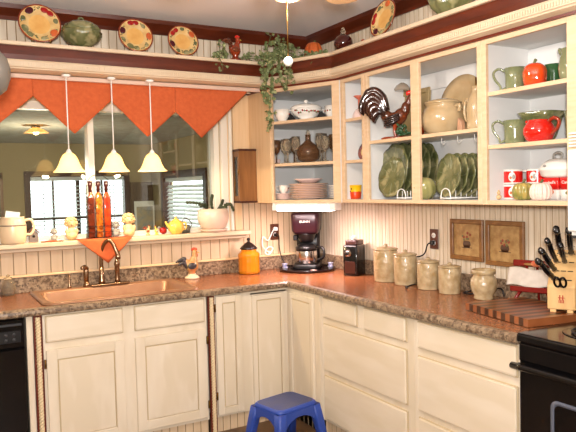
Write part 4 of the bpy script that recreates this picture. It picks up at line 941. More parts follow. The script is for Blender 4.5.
# local: front (where handles emerge) is -y ; profile in y,z
kbp = [(-.085, 0), (.075, 0), (.075, .03), (.14, .19), (.085, .215), (-.085, .10)]
b = MB(); b.prism([(-.085, .012), (-.06, .012), (-.055, .02), (.05, .02), (.055, .012), (.075, .012), (.10, .245), (.065, .262), (-.085, .115)], -.058, .058, 'x', bev=.004); b.obj('block', beech, kb)
for x in (-.035, .035):
    for y in (-.07, .06): b = MB(); b.box(x-.012, x+.012, y-.012, y+.012, 0, .013); b.obj('foot', beech, kb)
sd = Vector((0, .15, .147)).normalized(); nd = Vector((0, -.147, .15)).normalized()
b = MB()
for r_ in range(4):
    c = Vector((0, -.085, .115))+sd*(.035+.05*r_)
    for q in (-.028, 0, .028): 
        Mx = Matrix.Translation(c+Vector((q, 0, 0))) @ Matrix.Rotation(math.atan2(.147, .15), 4, 'X'); b.box(-.011, .011, -.0025, .0025, -.002, .0008, rot=Mx)
b.obj('slots', black_m, kb)
text('大', .001, red_lac, kb, Matrix.Identity(4)) if False else None
b = MB(); Mz = Matrix.Translation((0, -.0865, .058))
for q in (-1, 1):
    b.ell((q*.006, -.0865, .073), (.003, .0006, .0035), 0, None, 8, 6); b.box(q*.006-.002, q*.006+.002, -.0872, -.086, .055, .069); b.box(q*.006-.0045, q*.006-.0015, -.0872, -.086, .042, .056); b.box(q*.006+.0015, q*.006+.0045, -.0872, -.086, .042, .056)
b.box(-.013, .013, -.0872, -.086, .0635, .0665); b.obj('twin_emblem', mat('emblem_red', (170,40,24), .5), kb)
Mkb = Matrix.Translation((-.20, -2.385, BT)) @ Matrix.Rotation(R(-62), 4, 'Z')
def knife(label, q, row, L_, wdt, fan=0, tilt=0):
    c = Mkb @ (Vector((q, -.085, .115))+sd*(.035+.05*row)+nd*.002)
    d = (Mkb.to_3x3() @ (nd+Vector((fan, tilt, 0)))).normalized()
    t = thing('kitchen_knife', label, 'knife', c, 0, 'black-handled knives in the block')
    side = (Mkb.to_3x3() @ Vector((1, 0, 0)))
    b = MB(); bw = Mkb.to_3x3() @ sd
    b.tube([d*.006, d*.02, d*L_*.5-bw*.004, d*L_*.85, d*L_-bw*.008, d*(L_+.006)-bw*.01], [wdt*.8, wdt*.95, wdt*1.1, wdt*1.05, wdt*1.2, wdt*.5], 10, sub=4, sq=.75); b.obj('handle', black, t)
    b = MB(); b.tube([d*-.0, d*.012], [wdt*.75, wdt*.85], 10, sub=1); b.obj('bolster', steel, t)
    b = MB()
    for k in (.3, .55, .8):
        for s_ in (-1, 1): b.ell(d*L_*k+side*s_*wdt*1.0, .0022, 0, None, 8, 6)
    b.obj('rivets', steel, t)
knife('largest black-handled knife at the top back of the knife block', -.02, 3, 0.172, .017, 0, 0); knife('black-handled knife beside the largest one, right at the top', .022, 3, 0.167, .016, .05, 0)
knife('long black handle just left of the top pair in the block', -.035, 2, 0.155, .014, -.12, .0); knife('black-handled knife in the middle row of the block', .0, 2, 0.138, .014, .0, -.1)
knife('curved black handle reaching over the cookbook, left side of block', -.035, 1, 0.161, .015, -.25, -.1); knife('low black handle drooping in front of the cookbook page', -.03, 0, 0.155, .015, -.36, -.12)
t = thing('kitchen_scissors', 'black-handled scissors low on the front of the knife block', 'scissors', Mkb @ Vector((.0, -.09, .125)), R(-62))
b = MB()
for q in (-1, 1): b.tube([(q*.012+.012*math.cos(a)*1.0, -.01-.022*math.sin(a)*.6-.012, .012+.022*math.sin(a)) for a in [k*PI/5 for k in range(10)]], .005, 8, closed=True, sub=2)
b.tube([(0, 0, -.01), (0, -.012, .004)], .006, 8, sub=1); b.obj('handles', black, t)
# cookbook stand
SP = (-.075, -2.125, CT); SR = R(-72)
t = thing('cookbook_stand', 'dark red lacquered easel stand behind the cutting board', 'stand', SP, SR)
b = MB(); b.box(-.115, .115, -.032, .004, .068, .094, bev=.003); b.obj('ledge', red_lac, t)
b = MB(); b.box(-.12, .12, .020, .038, .188, .220, bev=.004); b.obj('top_rail', red_lac, t)
for q in (-1, 1):
    b = MB(); b.tube([(q*.05, -.004, .08), (q*.05, .03, .2)], .007, 6, sub=1); b.obj('back_bar', red_lac, t)
    b = MB(); b.tube([(q*.10, -.045, .008), (q*.062, -.012, .076)], [.009, .009], 6, sub=1); b.obj('leg', red_lac, t)
b = MB(); b.tube([(0, .052, .008), (0, .03, .19)], [.007, .007], 6, sub=1); b.obj('leg', red_lac, t)
b = MB(); b.ell((.0, .018, .205), (.026, .016, .018)); b.ell((.03, .018, .2), (.02, .014, .016)); b.ell((-.035, .02, .2), (.03, .01, .007), 1); b.obj('apple_carving', [apple, mat('carved_leaf', (150,110,60), .4)], t)
b = MB()
def pg(u, v):
    return (-.135+.25*u, -.026+.036*v-.004*math.sin(u*PI*2), .096+.085*v+.006*math.sin(u*9))
b.sheet(pg, 20, 8); pgo = b.obj('recipe_page', paper, None, solid=.002, loc=SP, rz=SR); tag(pgo, 'pale open recipe page resting on the red easel stand', 'paper')
# ================================================================== stove
t = thing('stove', 'black electric stove at the right end of the counter', 'stove', (0, -2.492, 0), -PI/2)
b = MB(); b.box(0, .76, -.62, -.03, .0, .89, bev=.002); b.obj('body', black, t)
b = MB(); b.box(0, .76, -.642, -.02, .885, .918, bev=.008, seg=3); b.box(.004, .756, -.638, -.02, .915, .922, bev=.002); ct_ = b.obj('cooktop', black, t)
for (x, y, r_) in ((.20, -.42, .11), (.56, -.42, .085), (.20, -.16, .085), (.56, -.16, .11)):
    b = MB(); b.lathe([(r_*.3, .918), (r_*.9, .921), (r_*1.08, .926), (r_*1.12, .923)], c=(x, y, 0), seg=40); p_ = b.obj('drip_pan', mat('dark_chrome', (70,66,66), .2, .9), ct_)
    b = MB(); pts = [(x+r_*(.2+.75*k/60)*math.cos(k*PI/9), y+r_*(.2+.75*k/60)*math.sin(k*PI/9), .930) for k in range(61)]; b.tube(pts, .0055, 6, sub=1); b.obj('heating_coil', mat('coil', (38,36,38), .4, .5), ct_)
b = MB(); b.box(.01, .75, -.638, -.62, .30, .80, bev=.01, seg=2); d3 = b.obj('oven_door', black, t)
b = MB(); b.rloops([(.38, .555, .22, .14, .03, 0), (.38, .555, .22, .14, .03, .004), (.38, .555, .205, .125, .025, .004), (.38, .555, .205, .125, .025, 0)], cap=(False, False)); 
for v in b.b.verts: v.co = Vector((v.co.x, -.638-v.co.z, v.co.y))
b.obj('window_rim', mat('blue_grey_rim', (88,92,104), .3), d3)
b = MB(); b.box(.175, .585, -.6395, -.637, .43, .68); b.obj('window_glass', mat('oven_glass', (8,8,10), .04), d3)
b = MB(); b.tube([(.012, -.640, .79), (.022, -.650, .79), (.04, -.654, .79), (.72, -.654, .79), (.738, -.650, .79), (.748, -.640, .79)], .014, 10, sub=2); b.obj('handle', black, d3)
b = MB(); b.box(.01, .75, -.638, -.62, .81, .882, bev=.006, seg=2); b.obj('front_panel', black, t)
b = MB(); b.box(.01, .75, -.638, -.62, .06, .28, bev=.008); b.obj('storage_drawer', black, t)
b = MB(); b.box(0, .76, -.10, -.03, .92, 1.06, bev=.01); bg = b.obj('backguard', black, t)
for x in (.08, .18, .58, .68): b = MB(); b.lathe([(.02, 0), (.018, .018), (0, .02)], M=Matrix.Translation((x, -.10, .99)) @ Matrix.Rotation(PI/2, 4, 'X'), seg=16); b.obj('knob', black_m, bg)
# microwave
t = thing('microwave', 'white over-range microwave cut by the right edge', 'microwave', (0, -2.505, 1.28), -PI/2)
b = MB(); b.box(0, .76, -.315, -.005, .01, .45, bev=.004); b.obj('body', white_p, t)
b = MB(); b.box(.002, .60, -.345, -.317, .03, .37, bev=.006); dm = b.obj('door', white_p, t)
b = MB(); b.box(.09, .5, -.347, -.344, .08, .31); b.obj('door_window', black, dm)
b = MB(); b.box(.604, .758, -.343, -.317, .03, .37, bev=.004); b.obj('control_panel', white_p, t)
b = MB(); b.box(.002, .758, -.33, -.316, .375, .448, bev=.002)
for i in range(5): b.box(.01, .75, -.343, -.329, .382+i*.013, .388+i*.013)
b.obj('vent_grille', white_p, t)
b = MB(); b.box(.01, .75, -.32, -.02, 0, .012); b.obj('underside', dkgrey, t)
# ================================================================== stool
t = thing('step_stool', 'blue plastic step stool on the floor in the cabinet corner', 'stool', (-.90, -1.05, 0), R(12))
t.scale = (1.07, 1.07, 1.03)
SH = .28
b = MB(); b.rloops([(0,0,.135,.112,.035,SH-.03), (0,0,.142,.118,.04,SH-.028), (0,0,.14,.116,.04,SH-.008), (0,0,.132,.108,.04,SH)], cap=(True, True)); b.obj('seat', blue_p, t)
b = MB(); b.rloops([(0,0,.128,.104,.038,SH-.001), (0,0,.127,.103,.038,SH+.0012)]); b.obj('tread', blue_top, t)
for qx in (-1, 1):
    for qy in (-1, 1):
        b = MB()
        def lg(z, s_): 
            o_ = (SH-z)*.16; return (qx*(.118+o_), qy*(.094+o_), .027*s_, .027*s_, .014*s_, z)
        b.rloops([lg(0, .85), lg(.1, .92), lg(.19, 1.0), lg(SH-.02, 1.0)]); b.obj('leg', blue_p, t)
for ax in (0, 1):
    for q in (-1, 1):
        b = MB(); L_ = .118 if ax == 0 else .094; off = q*(.119 if ax == 0 else .142)
        pts = [(-L_-.02, SH-.02), (-L_-.02, .15)]+[(-L_+.012+(2*L_-.024)*k/10, .17+.055*math.sin(PI*k/10)**.6) for k in range(11)]+[(L_+.02, .15), (L_+.02, SH-.02)]
        if ax == 0: b.prism(pts, off-.003, off+.003, 'y')
        else: b.prism(pts, off-.003, off+.003, 'x')
        b.obj('apron', blue_p, t)

# ================================================================== cabinet contents
# --- corner cabinet
S1, S2, S3 = 1.4375, 1.6885, 1.9785
def on_diag(s, o): p = A_+d_*s+n_*o; return p.x, p.y
c = Vector((-.33, -.46))
t = thing('soup_tureen', 'white china tureen with floral pattern on the corner cabinet top shelf', 'tureen', (-.335, -.435, S3), R(-25))
b = MB(); b.lathe([(0, 0), (.045, 0), (.05, .008), (.035, .016), (.07, .04), (.09, .07), (.092, .085), (.085, .085), (0, .08)], sx=1.2, sy=.85); b.obj('bowl', white_c, t)
b = MB(); b.lathe([(.09, .085), (.094, .09), (.075, .108), (.03, .12), (.008, .124), (.008, .13), (.015, .138), (.008, .147), (0, .148)], sx=1.2, sy=.85); b.obj('lid', white_c, t)
b = MB()
for q in (-1, 1): handle(b, (q*.105, 0, .075), (q*.095, 0, .05), (q*.022, 0, 0), .005)
b.obj('handle', white_c, t)
b = MB(); rnd = random.Random(2)
for k in range(14):
    a = R(-140+k*8); b.ell((1.2*.088*math.cos(a), .85*.088*math.sin(a), .062+rnd.uniform(-.01, .01)), .007, k % 2, None, 8, 6)
b.obj('painted_flowers', [berry, green_l], t)
def china_cup(label, loc, r=.045, h=.07, rz=0, m=None, group='floral china cups in the corner cabinet'):
    t = thing('china_cup', label, 'cup', loc, rz, group); m = m or white_c
    b = MB(); b.lathe([(0, 0), (r*.55, 0), (r*.6, .006), (r*.9, h*.4), (r, h), (r*.95, h), (r*.84, h*.4), (0, .01)], seg=24); b.obj('body', m, t)
    b = MB(); handle(b, (r*.95, 0, h*.85), (r*.8, 0, h*.3), (.022, 0, 0), .004, seg=6); b.obj('handle', m, t)
    b = MB()
    for k in range(6): a = R(-150+k*22); b.ell((r*.94*math.cos(a), r*.94*math.sin(a), h*.62), (.006, .006, .006), k % 2, None, 8, 6)
    b.obj('painted_flowers', [berry, green_l], t)
    return t
china_cup('floral white china cup at the left of the top shelf, behind ivy', (-.49, -.37, S3), .05, .08, 2)
china_cup('floral white china sugar bowl right of the tureen on the top shelf', (-.245, -.63, S3), .055, .085, R(-60))
for lb, x, y in (('dark triangular stand left of the tureen on the top shelf', -.44, -.40), ('dark triangular stand right of the tureen on the top shelf', -.285, -.56)):
    b = MB(); b.prism([(-.045, 0), (.05, 0), (.0, .055), (-.02, .05)], -.006, .006, 'y'); tag(b.obj('plate_rest', black_m, None, loc=(x, y, S3), rz=R(-50)), lb, 'stand')
def goblet(name, label, x, y, z, h, r, m, group):
    t = thing(name, label, 'glass', (x, y, z), 0, group)
    b = MB(); b.lathe([(0, 0), (r*.8, 0), (r*.82, .003), (.006, .008), (.0045, h*.35), (.008, h*.42), (r*.7, h*.5), (r, h*.7), (r*.88, h), (r*.83, h), (r*.93, h*.7), (r*.6, h*.53), (0, h*.46)], seg=20); b.obj('glass', m, t)
def tumbler(label, x, y, z, h, r, m, group):
    t = thing('drinking_glass', label, 'glass', (x, y, z), 0, group)
    b = MB(); b.lathe([(0, 0), (r*.8, 0), (r, h), (r*.93, h), (r*.76, .008), (0, .008)], seg=20); b.obj('glass', m, t)
G = 'glassware on the corner cabinet middle shelf'
pos = [(-.475, -.40, 'clear', .15), (-.44, -.46, 'clear', .16), (-.46, -.34, 'clear', .15), (-.395, -.36, 'brown', .16), (-.345, -.62, 'clear', .17), (-.31, -.60, 'clear', .17), (-.28, -.68, 'brown', .16), (-.30, -.74, 'brown', .15), (-.24, -.62, 'clear', .16), (-.26, -.75, 'brown', .15)]
lbs = ['clear stemmed glass at the left front of the glassware shelf', 'clear stemmed glass just left of the round brown decanter', 'clear stemmed glass at the far left back of the glassware shelf', 'smoky brown stemmed glass behind the left clear glasses', 'clear stemmed glass just right of the round brown decanter', 'tall clear stemmed glass standing behind the one right of the decanter', 'smoky brown stemmed glass in the right group of glassware', 'smoky brown stemmed glass at the front right of the glassware shelf', 'clear stemmed glass at the back right of the glassware shelf', 'smoky brown stemmed glass nearest the right frame of the glassware shelf']
for (x, y, k, h), lb in zip(pos, lbs): goblet('stemmed_glass', lb, x, y, S2, h*1.12, .033, drink if k == 'clear' else brownglass, G)
for x, y, m_, lb in ((-.51, -.31, brownglass, 'smoky brown stemmed glass at the far left edge of the glassware shelf'), (-.41, -.30, drink, 'clear stemmed glass at the back centre left behind the decanter'), (-.25, -.50, brownglass, 'smoky brown stemmed glass directly behind the round decanter'), (-.36, -.705, drink, 'clear stemmed glass at the front right corner of the glassware shelf')):
    goblet('stemmed_glass', lb, x, y, S2, .165, .032, m_, G)
t = thing('glass_decanter', 'round smoky brown decanter in the middle of the glassware shelf', 'decanter', (-.365, -.50, S2), 0)
b = MB(); b.lathe([(0, 0), (.04, 0), (.072, .022), (.085, .065), (.072, .105), (.035, .135), (.02, .15), (.018, .185), (.024, .19), (0, .19)]); b.obj('body', brownglass, t)
b = MB(); b.lathe([(0, .188), (.012, .19), (.016, .205), (.008, .22), (0, .223)]); b.obj('stopper', drink, t)
b = MB(); b.rloops([(0,0,.035,.05,.02,0), (0,0,.038,.055,.02,.03), (0,0,.035,.05,.02,.034)]); tag(b.obj('china_box', pinkch, None, loc=(-.505, -.25, S2)), 'pale china dish at the left of the glassware shelf', 'dish')
# plate stack
def stack_plates(cx_, cy, z, n, r, m, base, group, rim=None):
    p = None
    for k in range(n):
        lb = ('bottom' if k == 0 else 'top' if k == n-1 else 'number')
        words = ['bottom', 'second', 'third', 'fourth', 'fifth', 'sixth', 'seventh', 'eighth', 'ninth', 'tenth', 'eleventh']
        lab = (words[k]+' plate up' if 0 < k < n-1 else ('lowest plate' if k == 0 else 'topmost plate'))+' '+base
        b = MB(); b.lathe([(0, 0), (r*.55, 0), (r*.62, .005), (r, .013), (r, .016), (r*.6, .009), (0, .005)], seg=36, mats=[0, 0, 0, 1, 0, 0])
        o = b.obj('china_plate', [m, rim or m], None, loc=(cx_, cy, z+k*.0115)); tag(o, lab, 'plate', group)
stack_plates(-.345, -.46, S1, 9, .138, pinkch, 'of the pink-white stack in the corner cabinet', 'stacked dinner plates in the corner cabinet', mat('gold_rim', (190,150,110), .3))
t = thing('serving_bowl', 'oval china bowl on top of the plate stack in the corner cabinet', 'bowl', (-.345, -.46, S1+.11), R(-30))
b = MB(); b.lathe([(0, 0), (.05, 0), (.08, .02), (.1, .03), (.098, .032), (.075, .024), (0, .006)], sx=1.0, sy=.8); b.obj('bowl', pinkch, t)
stack_plates(-.20, -.63, S1, 8, .085, white_c, 'of the small blue-white stack right of the dinner plates', 'stacked side plates in the corner cabinet', mat('blue_rim', (150,152,170), .3))
china_cup('floral china cup left of the plate stack, bottom shelf of corner cabinet', (-.475, -.335, S1+.045), .036, .055, 2.2); 
t = thing('china_saucers', 'short stack of pale saucers under the cup in the corner cabinet', 'saucers', (-.475, -.335, S1))
for k in range(4): b = MB(); b.lathe([(0, 0), (.03, 0), (.06, .01), (.06, .013), (0, .005)]); b.obj('saucer', pinkch, t, loc=(0, 0, k*.0105))
# --- narrow cabinet
t = thing('candle_holder', 'pink and white bell-shaped candle holder, top shelf of narrow cabinet', 'candle holder', (-.22, -.895, 1.9475))
b = MB(); b.lathe([(0, 0), (.04, 0), (.044, .01), (.04, .03), (.03, .05), (.016, .065), (.008, .07)], mod=lambda a, z: 1+.04*math.sin(8*a), seg=48); b.obj('bell_base', pinkch, t)
b = MB(); b.lathe([(.006, .07), (.006, .125), (.012, .13), (.035, .148), (.032, .15), (0, .14)]); b.obj('stem_cup', mat('brick_pink', (190,96,72), .4), t)
t = thing('small_plate', 'small cream plate with dark rim standing in the narrow cabinet', 'plate', (-.20, -.92, 1.6855), -PI/2)
b = MB(); b.lathe([(0, 0), (.035, 0), (.058, .006), (.058, .009), (.033, .004), (0, .004)], M=Matrix.Translation((0, 0, .058)) @ Matrix.Rotation(R(76), 4, 'X'), mats=[0, 0, 1, 1, 0]); b.obj('dish', [plate_cream, rust], t)
t = thing('yellow_cup', 'yellow cup with red and orange design in the narrow cabinet', 'cup', (-.24, -.865, 1.4375))
b = MB(); b.lathe([(0, 0), (.032, 0), (.035, .01), (.042, .09), (.039, .09), (.031, .01), (0, .008)], mats=[0, 0, 0, 0, 0, 0]); b.obj('body', mat('cup_yellow', (240,186,20), .3), t)
b = MB(); b.lathe([(.0335, .0), (.036, .01), (.039, .045), (.037, .05)], mod=lambda a, z: 1+.02*math.sin(7*a)); b.obj('red_band', mat('cup_red', (214,66,20), .3), t)
b = MB()
for q in (-1, 1): b.ell((-.041, q*.013, .066), (.002, .006, .006), 0, None, 8, 6)
b.ell((-.039, 0, .05), (.002, .005, .004), 0, None, 8, 6); b.obj('painted_face', black_m, t)
# --- wide cabinet: top shelf z 1.79
TZ = 1.7905
t = thing('rooster_statue', 'large black and brown ceramic rooster on the wide cabinet top shelf', 'rooster', (-.25, -1.285, TZ), -PI/4)
t.scale = (1.0, 1.0, 1.0)
# local: faces +x (world -y)
blob('body', [((0, 0, .115), (.062, .042, .045)), ((.035, 0, .135), (.04, .035, .045)), ((.065, 0, .175), (.028, .026, .042)), ((.085, 0, .215), (.02, .019, .032)), ((.098, 0, .238), (.022, .018, .02)), ((-.045, 0, .135), (.035, .03, .035))], rooster_brn, t, vox=.004)
b = MB()
fe = [[(-.05, .16), (-.08, .235), (-.13, .275), (-.185, .25), (-.215, .19), (-.205, .15)], [(-.05, .15), (-.09, .22), (-.14, .25), (-.18, .22), (-.195, .16)], [(-.05, .145), (-.09, .2), (-.135, .22), (-.165, .19), (-.17, .14)], [(-.05, .14), (-.09, .18), (-.13, .19), (-.15, .16), (-.15, .12)], [(-.05, .13), (-.08, .16), (-.11, .155), (-.13, .13), (-.128, .1)], [(-.04, .17), (-.07, .25), (-.12, .288), (-.17, .275), (-.20, .235)]]
for k, q in enumerate(fe):
    for s_ in (-1, 0, 1):
        b.tube([(x, s_*.012*(1+i*.35), z) for i, (x, z) in enumerate([(-.05+(x+.05)*.88, z) for x, z in q])], [.014, .022, .022, .020, .015, .006][:len(q)-1]+[.004], 8)
b.obj('tail', rooster_blk, t)
for s_ in (-1, 1):
    b = MB()
    for k in range(4): b.tube([(.03, s_*.04, .14-.008*k), (-.01, s_*.047, .125-.012*k), (-.06, s_*.036, .112-.012*k)], [.008, .012, .004], 8)
    b.obj('wing', rooster_blk, t)
b = MB()
for k in range(5): b.ell((.075+k*.011, 0, .262+[0, .006, .008, .004, -.002][k]), (.008, .005, .013))
b.obj('comb', red_c, t)
b = MB()
for s_ in (-1, 1): b.ell((.112, s_*.003, .212), (.007, .004, .014))
b.obj('wattle', red_c, t)
b = MB(); b.tube([(.115, 0, .238), (.137, 0, .232)], [.008, .001], 8, sub=1); b.obj('beak', yellow_c, t)
b = MB()
for s_ in (-1, 1): b.ell((.104, s_*.017, .243), .0035)
b.obj('eye', black, t)
for s_ in (-1, 1):
    b = MB(); b.tube([(.005, s_*.018, .09), (0, s_*.02, .05), (.005, s_*.02, .012)], [.017, .009, .007], 8); b.obj('leg', rust, t)
b = MB(); b.lathe([(0, 0), (.06, 0), (.064, .006), (.05, .014), (0, .016)], sx=1.3, sy=.75, seg=32); b.obj('base', rust, t)
b = MB(); rnd = random.Random(8)
for k in range(24): b.ell((.045+rnd.uniform(-.03, .05), -.028+rnd.uniform(-.02, .03), .02+rnd.random()*.06), (.014, .007, .006), 0, Matrix.Rotation(rnd.random()*3, 3, 'Y'), 8, 6)
b.obj('leaves', green_d, t)
t = thing('serving_tray', 'square tan tray standing at the back behind the black rooster', 'tray', (-.045, -1.19, TZ), -PI/2)
T_ = Matrix.Rotation(R(-6), 4, 'X')
b = MB(); b.box(-.155, .155, -.008, 0, 0, .31, bev=.003, rot=T_)
for x0, x1, z0, z1 in ((-.155, -.125, 0, .31), (.125, .155, 0, .31), (-.125, .125, 0, .03), (-.125, .125, .28, .31)): b.box(x0, x1, -.022, -.006, z0, z1, bev=.004, rot=T_)
b.obj('tray', mat('olive_tan_ceramic', (154,132,88), .3, c2=(140,116,74), scale=6), t)
t = thing('bean_pot', 'large lidded tan stoneware pot on the wide cabinet top shelf', 'pot', (-.17, -1.60, TZ))
t.scale = (1.12, 1.12, 1.08)
b = MB(); b.lathe([(0, 0), (.065, 0), (.09, .02), (.108, .06), (.108, .095), (.095, .125), (.08, .14), (.084, .148), (.088, .155), (0, .155)], seg=44); b.obj('body', tan_c, t)
b = MB(); b.lathe([(.09, .155), (.092, .162), (.08, .17), (.045, .18), (.015, .184), (.0, .184)]); b.obj('lid', tan_c, t)
b = MB()
for s_ in (-1, 1): b.tube([(0, s_*.086, .135), (-.005, s_*.118, .138), (.0, s_*.112, .108)], [.01, .009, .01], 8)
b.obj('handle', tan_c, t)
t = thing('serving_platter', 'large round tan platter standing behind the lidded pot', 'platter', (-.045, -1.63, TZ), -PI/2)
b = MB(); b.lathe([(0, 0), (.11, 0), (.13, .008), (.168, .016), (.168, .021), (.128, .013), (.11, .006), (0, .006)], seg=56, M=Matrix.Translation((0, 0, .165)) @ Matrix.Rotation(R(82), 4, 'X')); b.obj('dish', tan_c, t)
t = thing('stoneware_bottle', 'tan stoneware bottle with a spout at the right of the pot', 'bottle', (-.17, -1.845, TZ))
b = MB(); b.lathe([(0, 0), (.042, 0), (.05, .02), (.048, .06), (.05, .11), (.046, .15), (.032, .185), (.024, .2), (.022, .225), (.026, .23), (0, .232)], seg=36); b.obj('body', tan_c, t)
b = MB(); b.lathe([(.008, .23), (.006, .24), (.0045, .275), (0, .277)], seg=12); b.obj('spout', brass, t)
b = MB(); handle(b, (-.0, .05, .16), (0, .048, .06), (0, .03, 0), .008); b.obj('handle', tan_c, t)
b = MB(); b.prism([(0, 0), (.035, .008), (.03, .075), (.006, .055)], -.03, .0, 'x', bev=.003); tag(b.obj('napkin_holder', mat('rose_tan', (176,134,104), .5), None, loc=(-.20, -1.80, TZ)), 'small rose-tan piece between the pot and the stoneware bottle', 'ornament')
t = thing('glass_bowl', 'upturned grey glass piece on top of the square tray', 'bowl', (-.1, -1.215, TZ+.3085+.0))
t.location = (-.075, -1.15, 2.0995)
b = MB(); b.lathe([(.045, 0), (.05, .012), (.035, .035), (.02, .045), (.012, .05)], seg=24, mod=lambda a, z: 1+.04*math.sin(8*a)); b.obj('bowl', mat('smoky_glass', (156,140,122), .1, coat=.5), t)
# the shelf piece it stands on is the tray rim; small red ornament
t = thing('strawberry_ornament', 'small red ornament with brown base behind the frame post', 'ornament', (-.26, -1.50, TZ))
b = MB(); b.lathe([(0, 0), (.03, 0), (.034, .02), (.028, .07), (.02, .11), (.0, .115)]); b.obj('base', rust, t)
b = MB(); b.lathe([(0, 0), (.014, .008), (.02, .024), (.014, .036), (0, .04)], c=(0, 0, .112)); b.obj('fruit', berry, t)
# wide cabinet: bottom shelf, green plates in racks
def leaf_plate(label, loc, r, rz, lean, group, seed=0):
    t = thing('leaf_plate', label, 'plate', loc, rz, group)
    md = lambda a, z: 1+(.055*abs(math.sin(4.5*a+seed)) if z > .008 else 0)
    b = MB(); b.lathe([(0, 0), (r*.5, 0), (r*.6, .004), (r*.85, .010), (r, .014), (r, .018), (r*.85, .014), (r*.6, .009), (r*.3, .006), (0, .005)], seg=72, mod=md, M=Matrix.Translation((0, 0, r*1.03*math.cos(R(lean)))) @ Matrix.Rotation(R(90-lean), 4, 'X')); b.obj('dish', green_l, t)
    b = MB(); Mp = Matrix.Translation((0, 0, r*1.03*math.cos(R(lean)))) @ Matrix.Rotation(R(90-lean), 4, 'X')
    for k in range(9):
        a = k*2*PI/9+seed; P = [Mp @ Vector((q*math.cos(a+.15*q/r), q*math.sin(a+.15*q/r), zz)) for q, zz in ((r*.3, .006), (r*.6, .009), (r*.9, .015))]; b.tube(P, .0022, 5)
    b.obj('leaf_veins', green, t)
    return t
BZ = 1.4375
gp = 'large green leaf plates in the left wire rack'; labs = ['frontmost small', 'first large']
leaf_plate('smaller green leaf plate at the very front of the left rack', (-.262, -1.28, BZ+.012), .115, -PI/2, 10, gp, .4)
for k in range(5):
    o_ = ['large green leaf plate directly behind the smallest front one', 'second large green leaf plate from the front in the left rack', 'third large green leaf plate, middle of the left rack', 'fourth large green leaf plate, near the back of the left rack', 'rearmost large green leaf plate in the left rack'][k]
    leaf_plate(o_, (-.215+.034*k, -1.235-.026*k, BZ+.012), .155, -PI/2-.12, 9, gp, k*.7)
def rack(label, loc, rz, L_, n, W):
    t = thing('wire_plate_rack', label, 'plate rack', loc, rz)
    b = MB()
    for x in (-W/2, W/2): b.tube([(x, 0, .006), (x, L_, .006)], .0028, 6, sub=1)
    for k in range(n+1):
        y = L_*k/n
        b.tube([(-W/2, y, .004), (W/2, y, .004)], .0024, 6, sub=1)
        if k > 0:
            for x in (-W/2, W/2): b.tube([(x, y, .004), (x, y, .045)], .0022, 6, sub=1)
    b.tube([(-W/2, 0, .0), (-W/2, 0, .02), (-W*.36, 0, .046), (0, 0, .056), (W*.36, 0, .046), (W/2, 0, .02), (W/2, 0, 0)], .0032, 8, sub=5)
    b.obj('wire', white_p, t)
rack('white wire rack holding the large green plates, left opening', (-.30, -1.395, BZ+.003), -PI/2-.12, .24, 7, .085)
t = thing('cabbage_jar', 'round green ribbed cabbage-shaped jar between the plate racks', 'jar', (-.262, -1.545, BZ))
t.scale = (.82, .82, .95)
b = MB(); b.lathe([(.035, 0), (.055, .012), (.078, .04), (.082, .07), (.072, .1), (.045, .122), (.015, .13), (0, .13)], mod=lambda a, z: 1+.03*math.sin(12*a+z*40), seg=96); b.obj('body', mat('pale_cabbage_glaze', (156,150,96), .2, c2=(128,126,72), scale=12, coat=.5), t)
gp = 'green leaf salad plates in the right wire rack'
for k, lb in enumerate(['frontmost green leaf plate in the right rack', 'second green leaf plate in the right rack', 'third green leaf plate in the right rack', 'fourth green leaf plate in the right rack', 'fifth green leaf plate in the right rack', 'rearmost green leaf plate in the right rack']):
    leaf_plate(lb, (-.25+.036*k, -1.735-.014*k, BZ+.012), .112, -PI/2-.18, 8, gp, k*.6)
leaf_plate('dark green leaf plate standing tall behind the right rack', (-.05, -1.905, BZ+.001), .135, -PI/2, 8, 'green leaf plates at the cabinet back', 1)
rack('white wire rack holding the smaller green plates, right opening', (-.295, -1.745, BZ+.003), -PI/2-.18, .26, 8, .085)
b = MB()
for k in range(3): b.tube([(-.2, -1.62-.12*k, 1.771), (-.2, -1.62-.12*k, 1.745), (-.2, -1.635-.12*k, 1.735), (-.2, -1.65-.12*k, 1.748)], .002, 6)
hk = thing('cup_hooks', 'small white cup hooks under the wide cabinet middle shelf', 'hooks', (0, 0, 0)); b.obj('hook', white_p, hk)
# --- third cabinet
def mug(name, label, loc, r, h, rz, m, group=None, hr=.006, flare=1.06, cat='mug', mh=None, belly=0):
    t = thing(name, label, cat, loc, rz, group)
    b = MB(); b.lathe([(0, 0), (r*.82, 0), (r*.86, .006), (r*(.92+belly), h*.3), (r*(.94+belly), h*.6), (r*flare, h), (r*(flare-.07), h), (r*.86, h*.6), (r*.8, .012), (0, .01)], seg=36); b.obj('body', m, t)
    b = MB(); p0, p1 = Vector((r*.98, 0, h*.88)), Vector((r*.88, 0, h*.18))
    b.tube([p0, p0+Vector((.026, 0, .014)), p0+Vector((.05, 0, -.004)), p0+Vector((.044, 0, -.035)), p1+Vector((.026, 0, .012)), p1+Vector((.02, 0, -.008)), p1], [hr*.9, hr, hr, hr, hr*.9, hr*.9, hr], 8); b.obj('handle', mh or m, t)
    return t
z2 = 1.9515
mug('leaf_mug', 'green mug with vine handle, top shelf left of the orange pepper jar', (-.20, -2.12, z2), .048, .112, 2.36, green)
t = thing('pepper_jar', 'orange-red pepper-shaped jar with green stem on the top shelf', 'jar', (-.215, -2.245, z2))
t.scale = (.88, .88, .92)
b = MB(); b.lathe([(.035, 0), (.052, .008), (.06, .04), (.062, .08), (.055, .104), (.035, .118), (.015, .118), (0, .114)], mod=lambda a, z: 1-.06*abs(math.cos(2.5*a))**3, seg=80); b.obj('body', or_c, t)
b = MB(); b.tube([(0, 0, .112), (.002, .002, .128), (.01, .0, .14)], [.012, .007, .009], 8); b.obj('stem', green_l, t)
